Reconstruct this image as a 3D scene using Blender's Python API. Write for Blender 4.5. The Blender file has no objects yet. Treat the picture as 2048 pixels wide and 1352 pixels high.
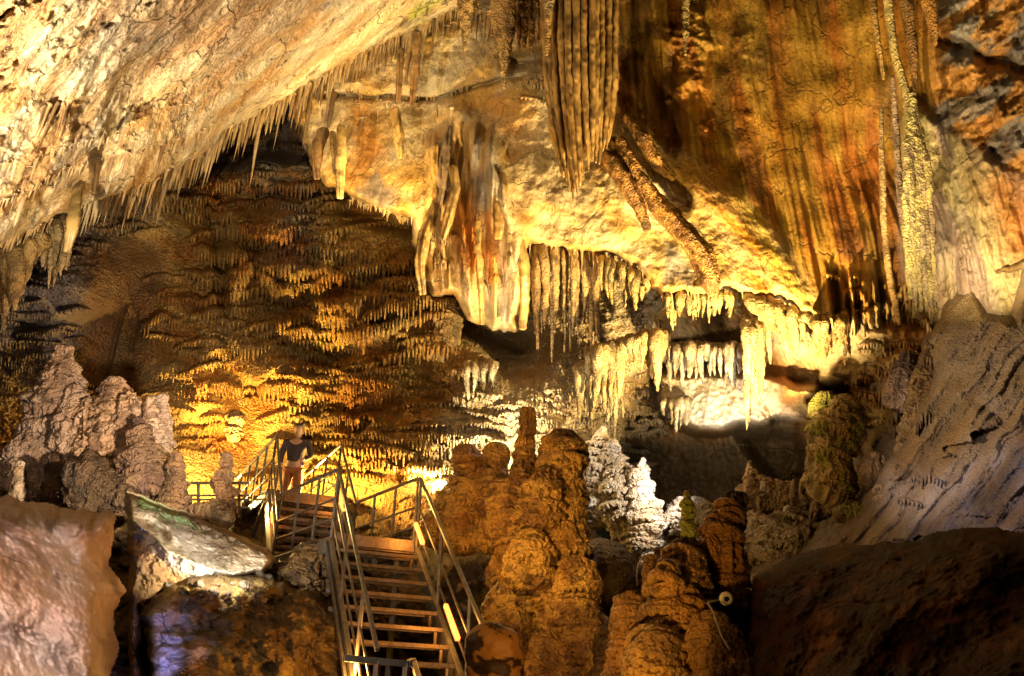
import bpy, math, random
import numpy as np
from mathutils import Matrix, Vector

# ------------------------------------------------------------------ scene, camera
scn = bpy.context.scene
COL = scn.collection
FPX, TH, ROLL = 1700.0, 0.4482, 0.0270
CAM = np.array([0.0, 0.0, 1.6])
R0 = np.array([1.0, 0, 0]); FW = np.array([0, math.cos(TH), math.sin(TH)]); U0 = np.array([0, -math.sin(TH), math.cos(TH)])
RT = math.cos(ROLL) * R0 + math.sin(ROLL) * U0
UP = -math.sin(ROLL) * R0 + math.cos(ROLL) * U0
cam_d = bpy.data.cameras.new("camera"); cam = bpy.data.objects.new("camera", cam_d); COL.objects.link(cam)
cam_d.sensor_width = 36; cam_d.lens = FPX / 2048 * 36; cam_d.clip_start = 0.05; cam_d.clip_end = 500
M = Matrix(((RT[0], UP[0], -FW[0], CAM[0]), (RT[1], UP[1], -FW[1], CAM[1]), (RT[2], UP[2], -FW[2], CAM[2]), (0, 0, 0, 1)))
cam.matrix_world = M
scn.camera = cam
rng = np.random.default_rng(7); random.seed(7)

def P(px, py, zc):
    """world point seen at a photograph pixel at a given distance along the view axis (metres)"""
    px = np.asarray(px, float); py = np.asarray(py, float); zc = np.asarray(zc, float)
    u = (px - 1024) / FPX; v = (676 - py) / FPX
    d = FW + u[..., None] * RT + v[..., None] * UP
    return CAM + zc[..., None] * d

def Zp(px, py, z):
    """world point on the level plane z"""
    d = P(px, py, 1.0) - CAM
    return CAM + d * ((z - CAM[2]) / d[2])

# ------------------------------------------------------------------ noise
_rs = np.random.RandomState(3)
PERM = _rs.permutation(256).astype(np.int32); PERM = np.concatenate([PERM, PERM, PERM])
GR = _rs.normal(size=(256, 3)); GR /= np.linalg.norm(GR, axis=1)[:, None]; GR = GR.astype(np.float32)

def gn(x, y, z):
    x = np.asarray(x, np.float32); y = np.asarray(y, np.float32); z = np.asarray(z, np.float32)
    x, y, z = np.broadcast_arrays(x, y, z)
    xi = np.floor(x).astype(np.int32); yi = np.floor(y).astype(np.int32); zi = np.floor(z).astype(np.int32)
    xf = x - xi; yf = y - yi; zf = z - zi
    u = xf ** 3 * (xf * (xf * 6 - 15) + 10); v = yf ** 3 * (yf * (yf * 6 - 15) + 10); w = zf ** 3 * (zf * (zf * 6 - 15) + 10)
    out = 0
    for dx in (0, 1):
        a = PERM[(xi + dx) & 255]; wx = u if dx else 1 - u
        for dy in (0, 1):
            b = PERM[a + ((yi + dy) & 255)]; wy = v if dy else 1 - v
            for dz in (0, 1):
                g = GR[PERM[b + ((zi + dz) & 255)] & 255]; wz = w if dz else 1 - w
                out = out + wx * wy * wz * (g[..., 0] * (xf - dx) + g[..., 1] * (yf - dy) + g[..., 2] * (zf - dz))
    return out * 1.6

def fbm(x, y, z, o=4, gain=0.5):
    s = 0; a = 1.0; f = 1.0
    for i in range(o):
        s = s + a * gn(x * f + 17.3 * i, y * f + 5.1 * i, z * f + 9.7 * i); a *= gain; f *= 2.03
    return s

def ridged(x, y, z, o=4):
    s = 0; a = 0.6; f = 1.0
    for i in range(o):
        s = s + a * (1 - np.abs(gn(x * f + 7.3 * i, y * f + 3.1 * i, z * f + 1.7 * i)) * 2); a *= 0.5; f *= 2.1
    return s

def sstep(a, b, x):
    t = np.clip((x - a) / (b - a), 0, 1); return t * t * (3 - 2 * t)

def sd(px, py, poly):
    """signed distance in pixels to a polygon, positive inside"""
    poly = np.array(poly, np.float32); px = px.astype(np.float32); py = py.astype(np.float32)
    d2 = np.full(px.shape, 1e12, np.float32); ins = np.zeros(px.shape, bool)
    n = len(poly)
    for i in range(n):
        x1, y1 = poly[i]; x2, y2 = poly[(i + 1) % n]
        ex, ey = x2 - x1, y2 - y1
        t = np.clip(((px - x1) * ex + (py - y1) * ey) / (ex * ex + ey * ey + 1e-9), 0, 1)
        d2 = np.minimum(d2, (px - x1 - t * ex) ** 2 + (py - y1 - t * ey) ** 2)
        if y1 != y2:
            c = ((y1 > py) != (y2 > py)) & (px < (x2 - x1) * (py - y1) / (y2 - y1) + x1)
            ins ^= c
    d = np.sqrt(d2)
    return np.where(ins, d, -d)

def pline(px, py, pts):
    """distance in pixels to an open polyline"""
    d2 = np.full(px.shape, 1e12)
    for (x1, y1), (x2, y2) in zip(pts[:-1], pts[1:]):
        ex, ey = x2 - x1, y2 - y1
        t = np.clip(((px - x1) * ex + (py - y1) * ey) / (ex * ex + ey * ey + 1e-9), 0, 1)
        d2 = np.minimum(d2, (px - x1 - t * ex) ** 2 + (py - y1 - t * ey) ** 2)
    return np.sqrt(d2)

def rbf(ctrl):
    c = np.array(ctrl, float); xy = c[:, :2] / 1000; v = 1 / c[:, 2]
    n = len(c); K = np.linalg.norm(xy[:, None] - xy[None], axis=2)
    A = np.zeros((n + 3, n + 3)); A[:n, :n] = K + 1e-3 * np.eye(n); A[:n, n] = 1; A[:n, n + 1:] = xy; A[n, :n] = 1; A[n + 1:, :n] = xy.T
    w = np.linalg.solve(A, np.concatenate([v, [0, 0, 0]]))
    def f(px, py):
        q = np.stack([np.ravel(px), np.ravel(py)], 1) / 1000; out = w[n] + q @ w[n + 1:]
        for i in range(n):
            out = out + w[i] * np.sqrt(((q - xy[i]) ** 2).sum(1) + 1e-4)
        return (1 / np.clip(out, 0.02, 0.5)).reshape(np.shape(px))
    return f

# ------------------------------------------------------------------ object helpers
def tag(o, label=None, cat=None, group=None, kind=None):
    if label: o['label'] = label
    if cat: o['category'] = cat
    if group: o['group'] = group
    if kind: o['kind'] = kind
    return o

def raw_mesh(name, v, faces, cols=None, smooth=True):
    me = bpy.data.meshes.new(name)
    v = np.asarray(v, np.float32)
    me.vertices.add(len(v)); me.vertices.foreach_set("co", v.ravel())
    faces = np.asarray(faces, np.int32); k = faces.shape[1]
    me.loops.add(faces.size); me.loops.foreach_set("vertex_index", faces.ravel())
    me.polygons.add(len(faces)); me.polygons.foreach_set("loop_start", np.arange(0, faces.size, k, dtype=np.int32))
    me.polygons.foreach_set("loop_total", np.full(len(faces), k, np.int32))
    me.polygons.foreach_set("use_smooth", np.full(len(faces), smooth))
    me.update(calc_edges=True)
    if cols is not None:
        at = me.color_attributes.new("tint", 'FLOAT_COLOR', 'POINT')
        c = np.ones((len(v), 4), np.float32); c[:, :3] = np.clip(np.asarray(cols) ** 1.15 * .86, 0.004, 0.9); at.data.foreach_set("color", c.ravel())
    return me

def link(name, me, mat, parent=None, loc=None):
    o = bpy.data.objects.new(name, me); COL.objects.link(o)
    if mat and not me.materials: me.materials.append(mat)
    if parent: o.parent = parent
    if loc is not None: o.location = loc
    return o

def empty(name, loc):
    o = bpy.data.objects.new(name, None); COL.objects.link(o); o.location = [float(a) for a in loc]
    return o

# ------------------------------------------------------------------ materials
def rock_mat(name, rough=0.6, b_scale=9.0, b_str=0.5, b_dist=0.05, pit=0.0, use_tint=True, base=(0.5, 0.4, 0.25), var=0.35, spec=0.4, vary=0.0, streak=1.0, speck=.45, crack=0.0, crack_scale=1.3):
    m = bpy.data.materials.new(name); m.use_nodes = True; nt = m.node_tree; N = nt.nodes; L = nt.links
    bs = N["Principled BSDF"]; bs.inputs["Roughness"].default_value = rough; bs.inputs["Specular IOR Level"].default_value = spec
    tc = N.new("ShaderNodeNewGeometry")
    mp = N.new("ShaderNodeMapping"); mp.inputs["Scale"].default_value = (1, 1, streak); L.new(tc.outputs["Position"], mp.inputs["Vector"])
    if use_tint:
        at = N.new("ShaderNodeAttribute"); at.attribute_name = "tint"; colout = at.outputs["Color"]
    else:
        rg = N.new("ShaderNodeRGB"); rg.outputs[0].default_value = (*base, 1); colout = rg.outputs[0]
    n1 = N.new("ShaderNodeTexNoise"); n1.inputs["Scale"].default_value = 3.5; n1.inputs["Detail"].default_value = 9; n1.inputs["Roughness"].default_value = 0.68
    L.new(mp.outputs[0], n1.inputs["Vector"])
    cr = N.new("ShaderNodeMapRange"); cr.inputs["From Min"].default_value = 0.3; cr.inputs["From Max"].default_value = 0.7
    cr.inputs["To Min"].default_value = 1 - var; cr.inputs["To Max"].default_value = 1 + var; L.new(n1.outputs["Fac"], cr.inputs["Value"])
    mul = N.new("ShaderNodeVectorMath"); mul.operation = 'SCALE'; L.new(colout, mul.inputs[0]); L.new(cr.outputs[0], mul.inputs["Scale"])
    last = mul.outputs[0]
    # mineral hue drift: ochre against grey
    n2 = N.new("ShaderNodeTexNoise"); n2.inputs["Scale"].default_value = 1.1; n2.inputs["Detail"].default_value = 6; L.new(mp.outputs[0], n2.inputs["Vector"])
    r2 = N.new("ShaderNodeValToRGB"); r2.color_ramp.elements[0].position = 0.36; r2.color_ramp.elements[0].color = (1.0, 0.84, 0.66, 1)
    r2.color_ramp.elements[1].position = 0.64; r2.color_ramp.elements[1].color = (1, 1.0, 1.05, 1); L.new(n2.outputs["Fac"], r2.inputs[0])
    m2 = N.new("ShaderNodeVectorMath"); m2.operation = 'MULTIPLY'; L.new(last, m2.inputs[0]); L.new(r2.outputs[0], m2.inputs[1]); last = m2.outputs[0]
    if vary:
        oi = N.new("ShaderNodeObjectInfo"); mr = N.new("ShaderNodeMapRange"); mr.inputs["To Min"].default_value = 1 - vary; mr.inputs["To Max"].default_value = 1 + vary
        L.new(oi.outputs["Random"], mr.inputs["Value"]); m3 = N.new("ShaderNodeVectorMath"); m3.operation = 'SCALE'
        L.new(last, m3.inputs[0]); L.new(mr.outputs[0], m3.inputs["Scale"]); last = m3.outputs[0]
    n3 = N.new("ShaderNodeTexNoise"); n3.inputs["Scale"].default_value = 16; n3.inputs["Detail"].default_value = 5; n3.inputs["Roughness"].default_value = .7; L.new(mp.outputs[0], n3.inputs["Vector"])
    s3 = N.new("ShaderNodeMapRange"); s3.inputs["From Min"].default_value = .56; s3.inputs["From Max"].default_value = .66; s3.inputs["To Min"].default_value = 1; s3.inputs["To Max"].default_value = 1 - speck; L.new(n3.outputs["Fac"], s3.inputs["Value"])
    m4 = N.new("ShaderNodeVectorMath"); m4.operation = 'SCALE'; L.new(last, m4.inputs[0]); L.new(s3.outputs[0], m4.inputs["Scale"]); last = m4.outputs[0]
    ck = None
    if crack:
        nd = N.new("ShaderNodeTexNoise"); nd.inputs["Scale"].default_value = 1.6; nd.inputs["Detail"].default_value = 5; L.new(tc.outputs["Position"], nd.inputs["Vector"])
        ad = N.new("ShaderNodeVectorMath"); ad.operation = 'MULTIPLY_ADD'; ad.inputs[1].default_value = (.9, .9, .9); L.new(nd.outputs["Color"], ad.inputs[0]); L.new(tc.outputs["Position"], ad.inputs[2])
        vc = N.new("ShaderNodeTexVoronoi"); vc.feature = 'DISTANCE_TO_EDGE'; vc.inputs["Scale"].default_value = crack_scale; L.new(ad.outputs[0], vc.inputs["Vector"])
        vm = N.new("ShaderNodeMapRange"); vm.inputs["From Min"].default_value = 0; vm.inputs["From Max"].default_value = .022; vm.inputs["To Min"].default_value = 1 - crack; vm.inputs["To Max"].default_value = 1; L.new(vc.outputs["Distance"], vm.inputs["Value"])
        mk = N.new("ShaderNodeMapRange"); mk.inputs["From Min"].default_value = .45; mk.inputs["From Max"].default_value = .55; L.new(n2.outputs["Fac"], mk.inputs["Value"])
        mx = N.new("ShaderNodeMath"); mx.operation = 'MAXIMUM'; L.new(vm.outputs[0], mx.inputs[0]); L.new(mk.outputs[0], mx.inputs[1]); ck = mx.outputs[0]
        m5 = N.new("ShaderNodeVectorMath"); m5.operation = 'SCALE'; L.new(last, m5.inputs[0]); L.new(ck, m5.inputs["Scale"]); last = m5.outputs[0]
    L.new(last, bs.inputs["Base Color"])
    rr = N.new("ShaderNodeMapRange"); rr.inputs["To Min"].default_value = rough - 0.22; rr.inputs["To Max"].default_value = min(1, rough + 0.2)
    L.new(n1.outputs["Fac"], rr.inputs["Value"]); L.new(rr.outputs[0], bs.inputs["Roughness"])
    nb = N.new("ShaderNodeTexNoise"); nb.inputs["Scale"].default_value = b_scale; nb.inputs["Detail"].default_value = 8; nb.inputs["Roughness"].default_value = 0.62
    L.new(mp.outputs[0], nb.inputs["Vector"]); hb = nb.outputs["Fac"]
    if pit:
        vo = N.new("ShaderNodeTexVoronoi"); vo.inputs["Scale"].default_value = b_scale * 1.8; L.new(tc.outputs["Position"], vo.inputs["Vector"])
        mm = N.new("ShaderNodeMath"); mm.operation = 'MULTIPLY_ADD'; mm.inputs[1].default_value = pit; L.new(vo.outputs["Distance"], mm.inputs[0]); L.new(hb, mm.inputs[2]); hb = mm.outputs[0]
    if ck is not None:
        mc = N.new("ShaderNodeMath"); mc.operation = 'MULTIPLY_ADD'; mc.inputs[1].default_value = .5; L.new(ck, mc.inputs[0]); L.new(hb, mc.inputs[2]); hb = mc.outputs[0]
    bp = N.new("ShaderNodeBump"); bp.inputs["Strength"].default_value = b_str; bp.inputs["Distance"].default_value = b_dist
    L.new(hb, bp.inputs["Height"]); L.new(bp.outputs[0], bs.inputs["Normal"])
    return m

def plain_mat(name, col, rough=0.5, metal=0.0, var=0.25, scale=20, emit=None, es=0):
    m = bpy.data.materials.new(name); m.use_nodes = True; N = m.node_tree.nodes; L = m.node_tree.links; bs = N["Principled BSDF"]
    bs.inputs["Roughness"].default_value = rough; bs.inputs["Metallic"].default_value = metal
    tc = N.new("ShaderNodeNewGeometry"); n = N.new("ShaderNodeTexNoise"); n.inputs["Scale"].default_value = scale; n.inputs["Detail"].default_value = 6
    L.new(tc.outputs["Position"], n.inputs["Vector"]); r = N.new("ShaderNodeValToRGB")
    r.color_ramp.elements[0].position = 0.3; r.color_ramp.elements[0].color = (*[c * (1 - var) for c in col], 1)
    r.color_ramp.elements[1].position = 0.7; r.color_ramp.elements[1].color = (*[min(1, c * (1 + var)) for c in col], 1)
    L.new(n.outputs["Fac"], r.inputs[0]); L.new(r.outputs[0], bs.inputs["Base Color"])
    if emit: bs.inputs["Emission Color"].default_value = (*emit, 1); bs.inputs["Emission Strength"].default_value = es
    return m

MT = dict(
    wall=rock_mat("flowstone_rock", 0.5, 12, 1.0, 0.11, pit=0.5, streak=.45),
    ceil=rock_mat("ceiling_rock", 0.72, 7, 1.0, 0.11, pit=0.25, var=0.3, speck=.6, crack=.7, crack_scale=1.1),
    bulge=rock_mat("bulge_rock", 0.55, 9, 0.9, 0.07, pit=0.12, streak=.45, speck=.55, crack=.4, crack_scale=.8, var=0.3),
    slope=rock_mat("pale_flow_rock", 0.62, 20, 0.9, 0.04, spec=.2, pit=0.8, var=0.2),
    near=rock_mat("near_rock", 0.8, 12, 1.0, 0.045, spec=.12, pit=0.3, speck=.6, crack=.7, crack_scale=1.8, var=0.4),
    smooth=rock_mat("smooth_rock", 0.6, 9, .7, 0.02, pit=.1, var=0.2, speck=.35, crack=.6, crack_scale=1.2),
    stal=rock_mat("stalagmite_rock", 0.48, 17, 1.0, 0.055, pit=0.5, var=0.4, streak=.5),
    pipe=rock_mat("pipe_rock", 0.42, 10, 0.5, 0.02, var=0.25, streak=.15),
    icicle=rock_mat("stalactite_rock", 0.55, 25, 0.5, 0.015, use_tint=False, base=(0.42, 0.30, 0.15), vary=0.45),
    icicle_dark=rock_mat("brown_stalactite_rock", 0.55, 25, 0.5, 0.015, use_tint=False, base=(0.26, 0.17, 0.09), vary=0.4),
    icicle_pale=rock_mat("pale_stalactite_rock", 0.5, 25, 0.5, 0.015, use_tint=False, base=(0.6, 0.5, 0.34), vary=0.25),
)
STEEL = plain_mat("galvanised_steel", (0.13, 0.112, 0.085), 0.4, 0.3, 0.35, 14)
GRATE = plain_mat("steel_grating", (0.17, 0.105, 0.055), 0.5, 0.2, 0.4, 30)
DARKM = plain_mat("dark_steel", (0.06, 0.06, 0.065), 0.5, 0.4)

# ------------------------------------------------------------------ relief functions (metres towards the viewer)
def terraces(x, z, y, period=0.42, amp=0.2, teeth=0.09, tw=0.085, warp=0.9, seed=0.0):
    """stacked scalloped rimstone ledges with a comb of little drips below each rim"""
    w = fbm(x / 1.7 + seed, z / 2.3, y / 3.0 + seed, 3) * warp * 0.55 + fbm(x / .6 + seed, z / 1.1, seed, 2) * 0.12
    tx = x / tw + gn(x / 0.4, z / 0.5, seed) * 2.2
    comb = (np.abs(((tx) % 1.0) - 0.5) * 2) ** 1.2
    ta = teeth * (0.35 + 0.9 * np.clip(gn(x / 0.37 + seed, z / 0.6, 3.3) + .5, 0, 1.3))
    zz = (z + w) + comb * ta
    k = zz / period + 0.35 * gn(x / 0.9, z / 0.9, seed + 4)
    cell = np.floor(k); s = k - cell
    a = amp * (0.45 + 0.85 * np.clip(gn(x / 1.0 + cell * 3.7, cell * 1.3, seed) + .5, 0, 1.4))
    h = a * (1 - s) ** 0.8 * sstep(0, 0.05, s)
    fl = (1 - comb) * 0.055 * np.clip(1.15 - s * 1.1, 0, 1) + .02 * gn(x / (tw * .45), z / .3, seed + 2)
    return h + fl, s

def h01(i, j, k):
    return PERM[(PERM[(PERM[i & 255] + j) & 255] + k) & 255] / 255.0

def scallops(x, z, period=.5, width=1.1, amp=.35, teeth=.18, tw=.10, seed=0, warp=1.0):
    """overlapping flowstone aprons, each ending below in a comb of drips"""
    seed = int(seed * 7) % 251
    u = x / tw + gn(x / .5, z / .9, seed) * .9; cell = np.floor(u).astype(np.int32); f = np.abs((u - cell) - .5) * 2
    comb = f ** 1.3
    ta = teeth * (.3 + 1.0 * h01(cell, np.floor(z / (period * 2.2)).astype(np.int32), seed))
    zu = z + warp * (.30 * gn(x / 2.2, z / 2.2, seed) + .06 * gn(x / .5, z / .5, seed + 1)); zt = zu + comb * ta - ta * .5
    xx = x + .16 * warp * gn(x / .6, z / .6, seed + 3)
    j0 = np.floor(zt / period).astype(np.int32); best = np.zeros_like(zt); bs = np.ones_like(zt)
    for dj in (-2, -1, 0, 1):
        j = j0 + dj; off = h01(j, 7, seed); i0 = np.floor(xx / width + off).astype(np.int32)
        for di in (-1, 0, 1):
            i = i0 + di; a, b, c = h01(i, j, seed), h01(i, j, seed + 9), h01(i, j, seed + 17)
            cx = (i + .5 - off + .6 * (a - .5)) * width; t = (xx - cx) / (width * (.45 + .45 * b))
            zb = (j + .9 * (c - .5)) * period - .4 * period * t * t
            Hh = period * (1.0 + 1.3 * b); q = np.clip((zu - zb) / Hh, 0, 1)
            hh = amp * (.35 + .9 * c) * (1 - q) ** .85 * np.sqrt(np.clip(1 - t * t, 0, 1)) * (zt > zb)
            m = hh > best; best = np.where(m, hh, best); bs = np.where(m, q, bs)
    lng = sstep(-.25, .35, gn(x / 1.0, z / .9, seed + 6)); fl = (1 - comb) * (.035 + .07 * lng) * np.clip(1.05 - (1.6 - .9 * lng) * bs, 0, 1) * np.minimum(amp / .35, 1.5)
    return best + fl, bs

def flutes(x, z, y, w=0.09, amp=0.05, seed=0.0, slant=0.0):
    xx = x + slant * z
    t = gn(xx / w, z / (w * 16), seed + y * .2); t2 = gn(xx / (w * .42), z / (w * 9), seed + 5)
    return amp * (0.75 - np.abs(t) * 1.7) + amp * .35 * t2

def knobs(x, y, z, s=0.12, amp=0.04):
    return amp * (1 - np.abs(gn(x / s, y / s, z / s)) * 2.2) + amp * .5 * gn(x / s * 2.3, y / s * 2.3, z / s * 2.3)

SHEETS = {}
def sheet(name, x0, x1, y0, y1, step, ctrl, disp, color, mat, poly=None, aps=None, jit=8, rollR=14, rollT=0.8, jhf=1.0, damp=.3):
    xs = np.arange(x0, x1 + step, step, dtype=float); ys = np.arange(y0, y1 + step, step, dtype=float)
    PX, PY = np.meshgrid(xs, ys); zc = rbf(ctrl)(PX, PY)
    B = P(PX, PY, zc); X, Y, Z = [B[..., i].astype(np.float32) for i in range(3)]
    h, extra = disp(PX, PY, X, Y, Z)
    keep = None; zb = zc; zc = zc - h
    if poly is not None:
        d = sd(PX, PY, poly) + jit * fbm(PX / 60, PY / 60, 1.7, 3) + jit * .5 * jhf * gn(PX / 14, PY / 30, 4.2)
        t = np.clip(1 - np.clip(d, 0, None) / rollR, 0, 1)
        zc = zb - h * (1 - damp * t ** 1.5); zc = zc + rollT * (1 - np.sqrt(np.clip(1 - t ** 2, 0, 1)))
        keep = d > -step
    V = P(PX, PY, zc).reshape(-1, 3)
    C = color(PX, PY, X, Y, Z, extra).reshape(-1, 3)
    ny, nx = PX.shape
    idx = np.arange(ny * nx).reshape(ny, nx)
    q = np.stack([idx[:-1, :-1], idx[1:, :-1], idx[1:, 1:], idx[:-1, 1:]], -1)
    if keep is not None:
        k = keep[:-1, :-1] & keep[1:, :-1] & keep[1:, 1:] & keep[:-1, 1:]; q = q[k]
    q = q.reshape(-1, 4)
    used = np.unique(q); remap = np.full(ny * nx, -1, np.int64); remap[used] = np.arange(len(used))
    SHEETS[name] = (x0, y0, step, zc)
    V, C, q = V[used], C[used], remap[q]
    if aps is not None:
        av, af = aprons(name, aps, 5); rel = av - CAM; dz = rel @ FW; ax = 1024 + FPX * (rel @ RT) / dz; ay = 676 - FPX * (rel @ UP) / dz
        ac = color(ax, ay, av[:, 0].astype(np.float32), av[:, 1].astype(np.float32), av[:, 2].astype(np.float32), np.zeros(len(av)))
        q = np.concatenate([q, af + len(V)]); V = np.concatenate([V, av]); C = np.concatenate([C, ac])
    me = raw_mesh(name, V, q, C)
    return link(name, me, mat)

def depth(name, px, py):
    x0, y0, st, zc = SHEETS[name]
    j = int(np.clip((px - x0) / st, 0, zc.shape[1] - 1)); i = int(np.clip((py - y0) / st, 0, zc.shape[0] - 1))
    return float(zc[i, j])

def comb_cols(n, rs):
    """per grid column: position inside its drip (0 centre .. 1 gap) and that drip's length"""
    w = rs.uniform(.7, 1.5, n); e = np.concatenate([[0], np.cumsum(w)]); e /= e[-1]
    u = np.concatenate([np.linspace(e[i], e[i + 1], 6)[:-1] for i in range(n)] + [[1.0]])
    f = np.concatenate([np.abs(np.linspace(-1, 1, 6))[:-1]] * n + [[1.0]])
    ln = np.repeat(rs.uniform(.35, 1.0, n) * (.75 + .25 * np.sin(np.linspace(0, 9, n) + rs.uniform(0, 6))), 5); ln = np.append(ln, ln[-1])
    return u * 2 - 1, f, ln

def aprons(sh, specs, seed=0):
    """flowstone aprons with hanging drips, grown on a rock sheet: (x, y, width px, drop px, bulge m, pitch px)"""
    rs = np.random.RandomState(seed); V, F, n0 = [], [], 0
    x0, y0, st, ZC = SHEETS[sh]
    for (x, y, w, dr, a, pit) in specs:
        n = max(3, int(w / pit)); u, f, ln = comb_cols(n, rs)
        arch = rs.uniform(.1, .45) * dr * 1.2; tilt = rs.uniform(-.12, .12) * w
        px = x + u * w / 2; pt = y + arch * u * u + tilt * u + dr * .15 * gn(px / 26, y / 20, seed)
        j = np.clip(((px - x0) / st).astype(int), 0, ZC.shape[1] - 1)
        env = np.sqrt(np.clip(1 - u ** 4, 0, 1)); L = dr * (.30 + .70 * ln * (1 - .75 * f ** 1.4)) * (.35 + .65 * env)
        rows = []
        for v, o, back in ((0, 0, 0), (.06, .30, 0), (.13, .55, 0), (.22, .78, 0), (.34, .94, 0), (.5, 1.0, 0), (.66, .98, 0), (.8, .93, 0), (.92, .87, 0), (1.0, .80, 0), (.97, .62, 1), (.6, .25, 1), (.3, -.15, 1)):
            py = pt + L * v; i = np.clip(((pt + L * v * .3 - y0) / st).astype(int), 0, ZC.shape[0] - 1)
            wall = ZC[i, j]; rib = (1 - f ** 2) * (.025 + .02 * a) * min(1, v * 3) * (0 if back else 1)
            taper = 1 - .35 * f ** 2 * v
            out = a * o * env * taper + rib + .012 * gn(px / 5, py / 9, 2.0)
            rows.append(P(px, py, wall + .03 - out))
        G = np.array(rows); m, k = G.shape[:2]; ii = np.arange(m * k).reshape(m, k) + n0
        F.append(np.stack([ii[:-1, :-1], ii[1:, :-1], ii[1:, 1:], ii[:-1, 1:]], -1).reshape(-1, 4)); V.append(G.reshape(-1, 3)); n0 += m * k
    return np.concatenate(V), np.concatenate(F)

def mix(a, b, t):
    t = np.asarray(t)[..., None]; return a * (1 - t) + b * t
CR = lambda *c: np.array(c, np.float32)
CREAM, OCHRE, ORANGE, BROWN, GREY, DARK, GREEN, PINK = CR(.66, .52, .33), CR(.52, .30, .09), CR(.56, .22, .035), CR(.27, .13, .045), CR(.30, .27, .26), CR(.10, .07, .045), CR(.22, .42, .10), CR(.62, .43, .33)
#@@CEIL
# ------------------------------------------------------------------ the ceiling slab, upper left
CEIL_POLY = [(-400, 640), (-60, 520), (60, 462), (130, 428), (215, 400), (300, 372), (345, 345), (410, 318), (450, 270), (520, 232), (600, 188), (660, 150), (740, 105), (800, 78), (870, 45), (935, 12), (1010, -40), (1060, -350), (-400, -350)]
def ceil_disp(PX, PY, X, Y, Z):
    # ledges that step down parallel to the lip
    a = (PX * 0.47 + PY * 0.88)
    h = 0.28 * fbm(X / 1.6, Y / 1.6, Z / 1.6, 3)
    st = np.zeros_like(PX)
    for line, amt in (([(-300, 420), (0, 330), (120, 300), (230, 262), (370, 212), (470, 172), (560, 160), (700, 60), (840, -60)], .45),
                      ([(-300, 500), (0, 400), (60, 380), (130, 340), (310, 295), (400, 268), (470, 225)], .35),
                      ([(60, 300), (150, 200), (300, 100), (480, -60)], .25)):
        ln = np.array(line, float); yl = np.interp(PX, ln[:, 0], ln[:, 1]) + 14 * fbm(PX / 70, PY / 200, amt, 3)
        inside = (PX < ln[-1, 0] + 20)
        st = st + amt * sstep(-60, 4, yl - 0 - (yl - (PY)) * 1 - yl + 0 * PY) * 0
        dd = PY - yl
        st = st + inside * amt * (np.exp(-np.clip(-dd, 0, None) / 55) * (dd < 0) - 0.0)
    h = h + st
    # broken facets, stronger on the far left
    left = np.clip(1 - PX / 420, 0, 1)
    f = fbm((X + .6 * Z) / 0.7, Y / .9, (Z - .5 * X) / 0.28, 4)
    h = h + (0.07 + 0.13 * left) * f + (0.06 + .06 * left) * ridged((X + .5 * Z) / .6, Y / .6, (Z - .4 * X) / .35, 5)
    cr = np.abs(gn((X + 0.9 * Z) / 2.2, Y / 2, (Z - .8 * X) / 0.55)); h = h - 0.05 * np.exp(-(cr / 0.03) ** 2) * sstep(-.1, .3, gn(X / .8, Y / .8, Z / .8))
    # little hollows
    ho = gn(X / .23, Y / .23, Z / .23 + 9); h = h - 0.05 * sstep(.42, .6, ho)
    return h, f
def ceil_col(PX, PY, X, Y, Z, e):
    n = fbm((X + .5 * Z) / 1.3, Y / 1.5, (Z - .5 * X) / .5, 4)
    c = mix(CR(.66, .55, .38), CR(.58, .38, .16), sstep(-.1, .55, n))
    c = mix(c, CR(.40, .27, .20), sstep(0, .8, np.exp(-pline(PX, PY, [(280, 60), (420, 90), (520, 60), (600, 0)]) / 70) + .5 * n) * .6)
    c = mix(c, CR(.32, .30, .27), sstep(.15, .6, fbm(X / .9 + 9, Y, Z / .9, 4)) * .45)
    c = mix(c, CR(.40, .48, .12), sstep(5, 25, sd(PX, PY, [(800, 22), (860, -30), (930, -40), (920, 20), (860, 50), (810, 60)]) + 20 * n) * .75)
    c = mix(c, CR(.30, .22, .13), sstep(.45, .7, gn(X / .09, Y / .09, Z / .09)) * .5)
    return c
sheet("cave_ceiling", -330, 1030, -250, 640, 2.5,
      [(-300, -200, 5.0), (0, 0, 6.5), (0, 250, 8.5), (-300, 450, 8.0), (0, 490, 10.5), (300, 0, 8.5), (300, 200, 11.5), (300, 372, 13.5), (600, 0, 12), (600, 188, 16.5), (800, 78, 17.2), (935, 12, 17.6), (800, -150, 13), (1000, -200, 16), (450, 270, 15.5)],
      ceil_disp, ceil_col, MT['ceil'], poly=CEIL_POLY, jit=10, rollR=12, rollT=1.2)['kind'] = 'structure'
#@@BACK
# ------------------------------------------------------------------ the terraced back wall
def band(PX, PY, pts, w): return np.exp(-(pline(PX, PY, pts) / w) ** 2)
KNOLLS = [(520, 330, 120, 50, .7), (540, 440, 60, 40, .5), (620, 420, 70, 60, .5), (720, 520, 130, 90, .7), (780, 620, 120, 60, .6), (660, 640, 90, 50, .4), (560, 520, 50, 60, .55), (470, 500, 28, 80, .5), (200, 560, 120, 70, .5), (330, 630, 60, 60, .4), (380, 700, 60, 50, .4),
          (100, 600, 90, 60, .4), (860, 560, 60, 70, .5), (700, 760, 100, 40, .4), (850, 850, 90, 50, .4), (780, 900, 80, 40, .4), (560, 740, 70, 40, .35), (400, 800, 60, 60, .4), (960, 760, 60, 50, .4), (1050, 800, 70, 60, .4), (1120, 740, 40, 60, .4), (640, 540, 40, 60, .3), (640, 340, 60, 30, .4), (900, 700, 70, 50, .6)]
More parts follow.
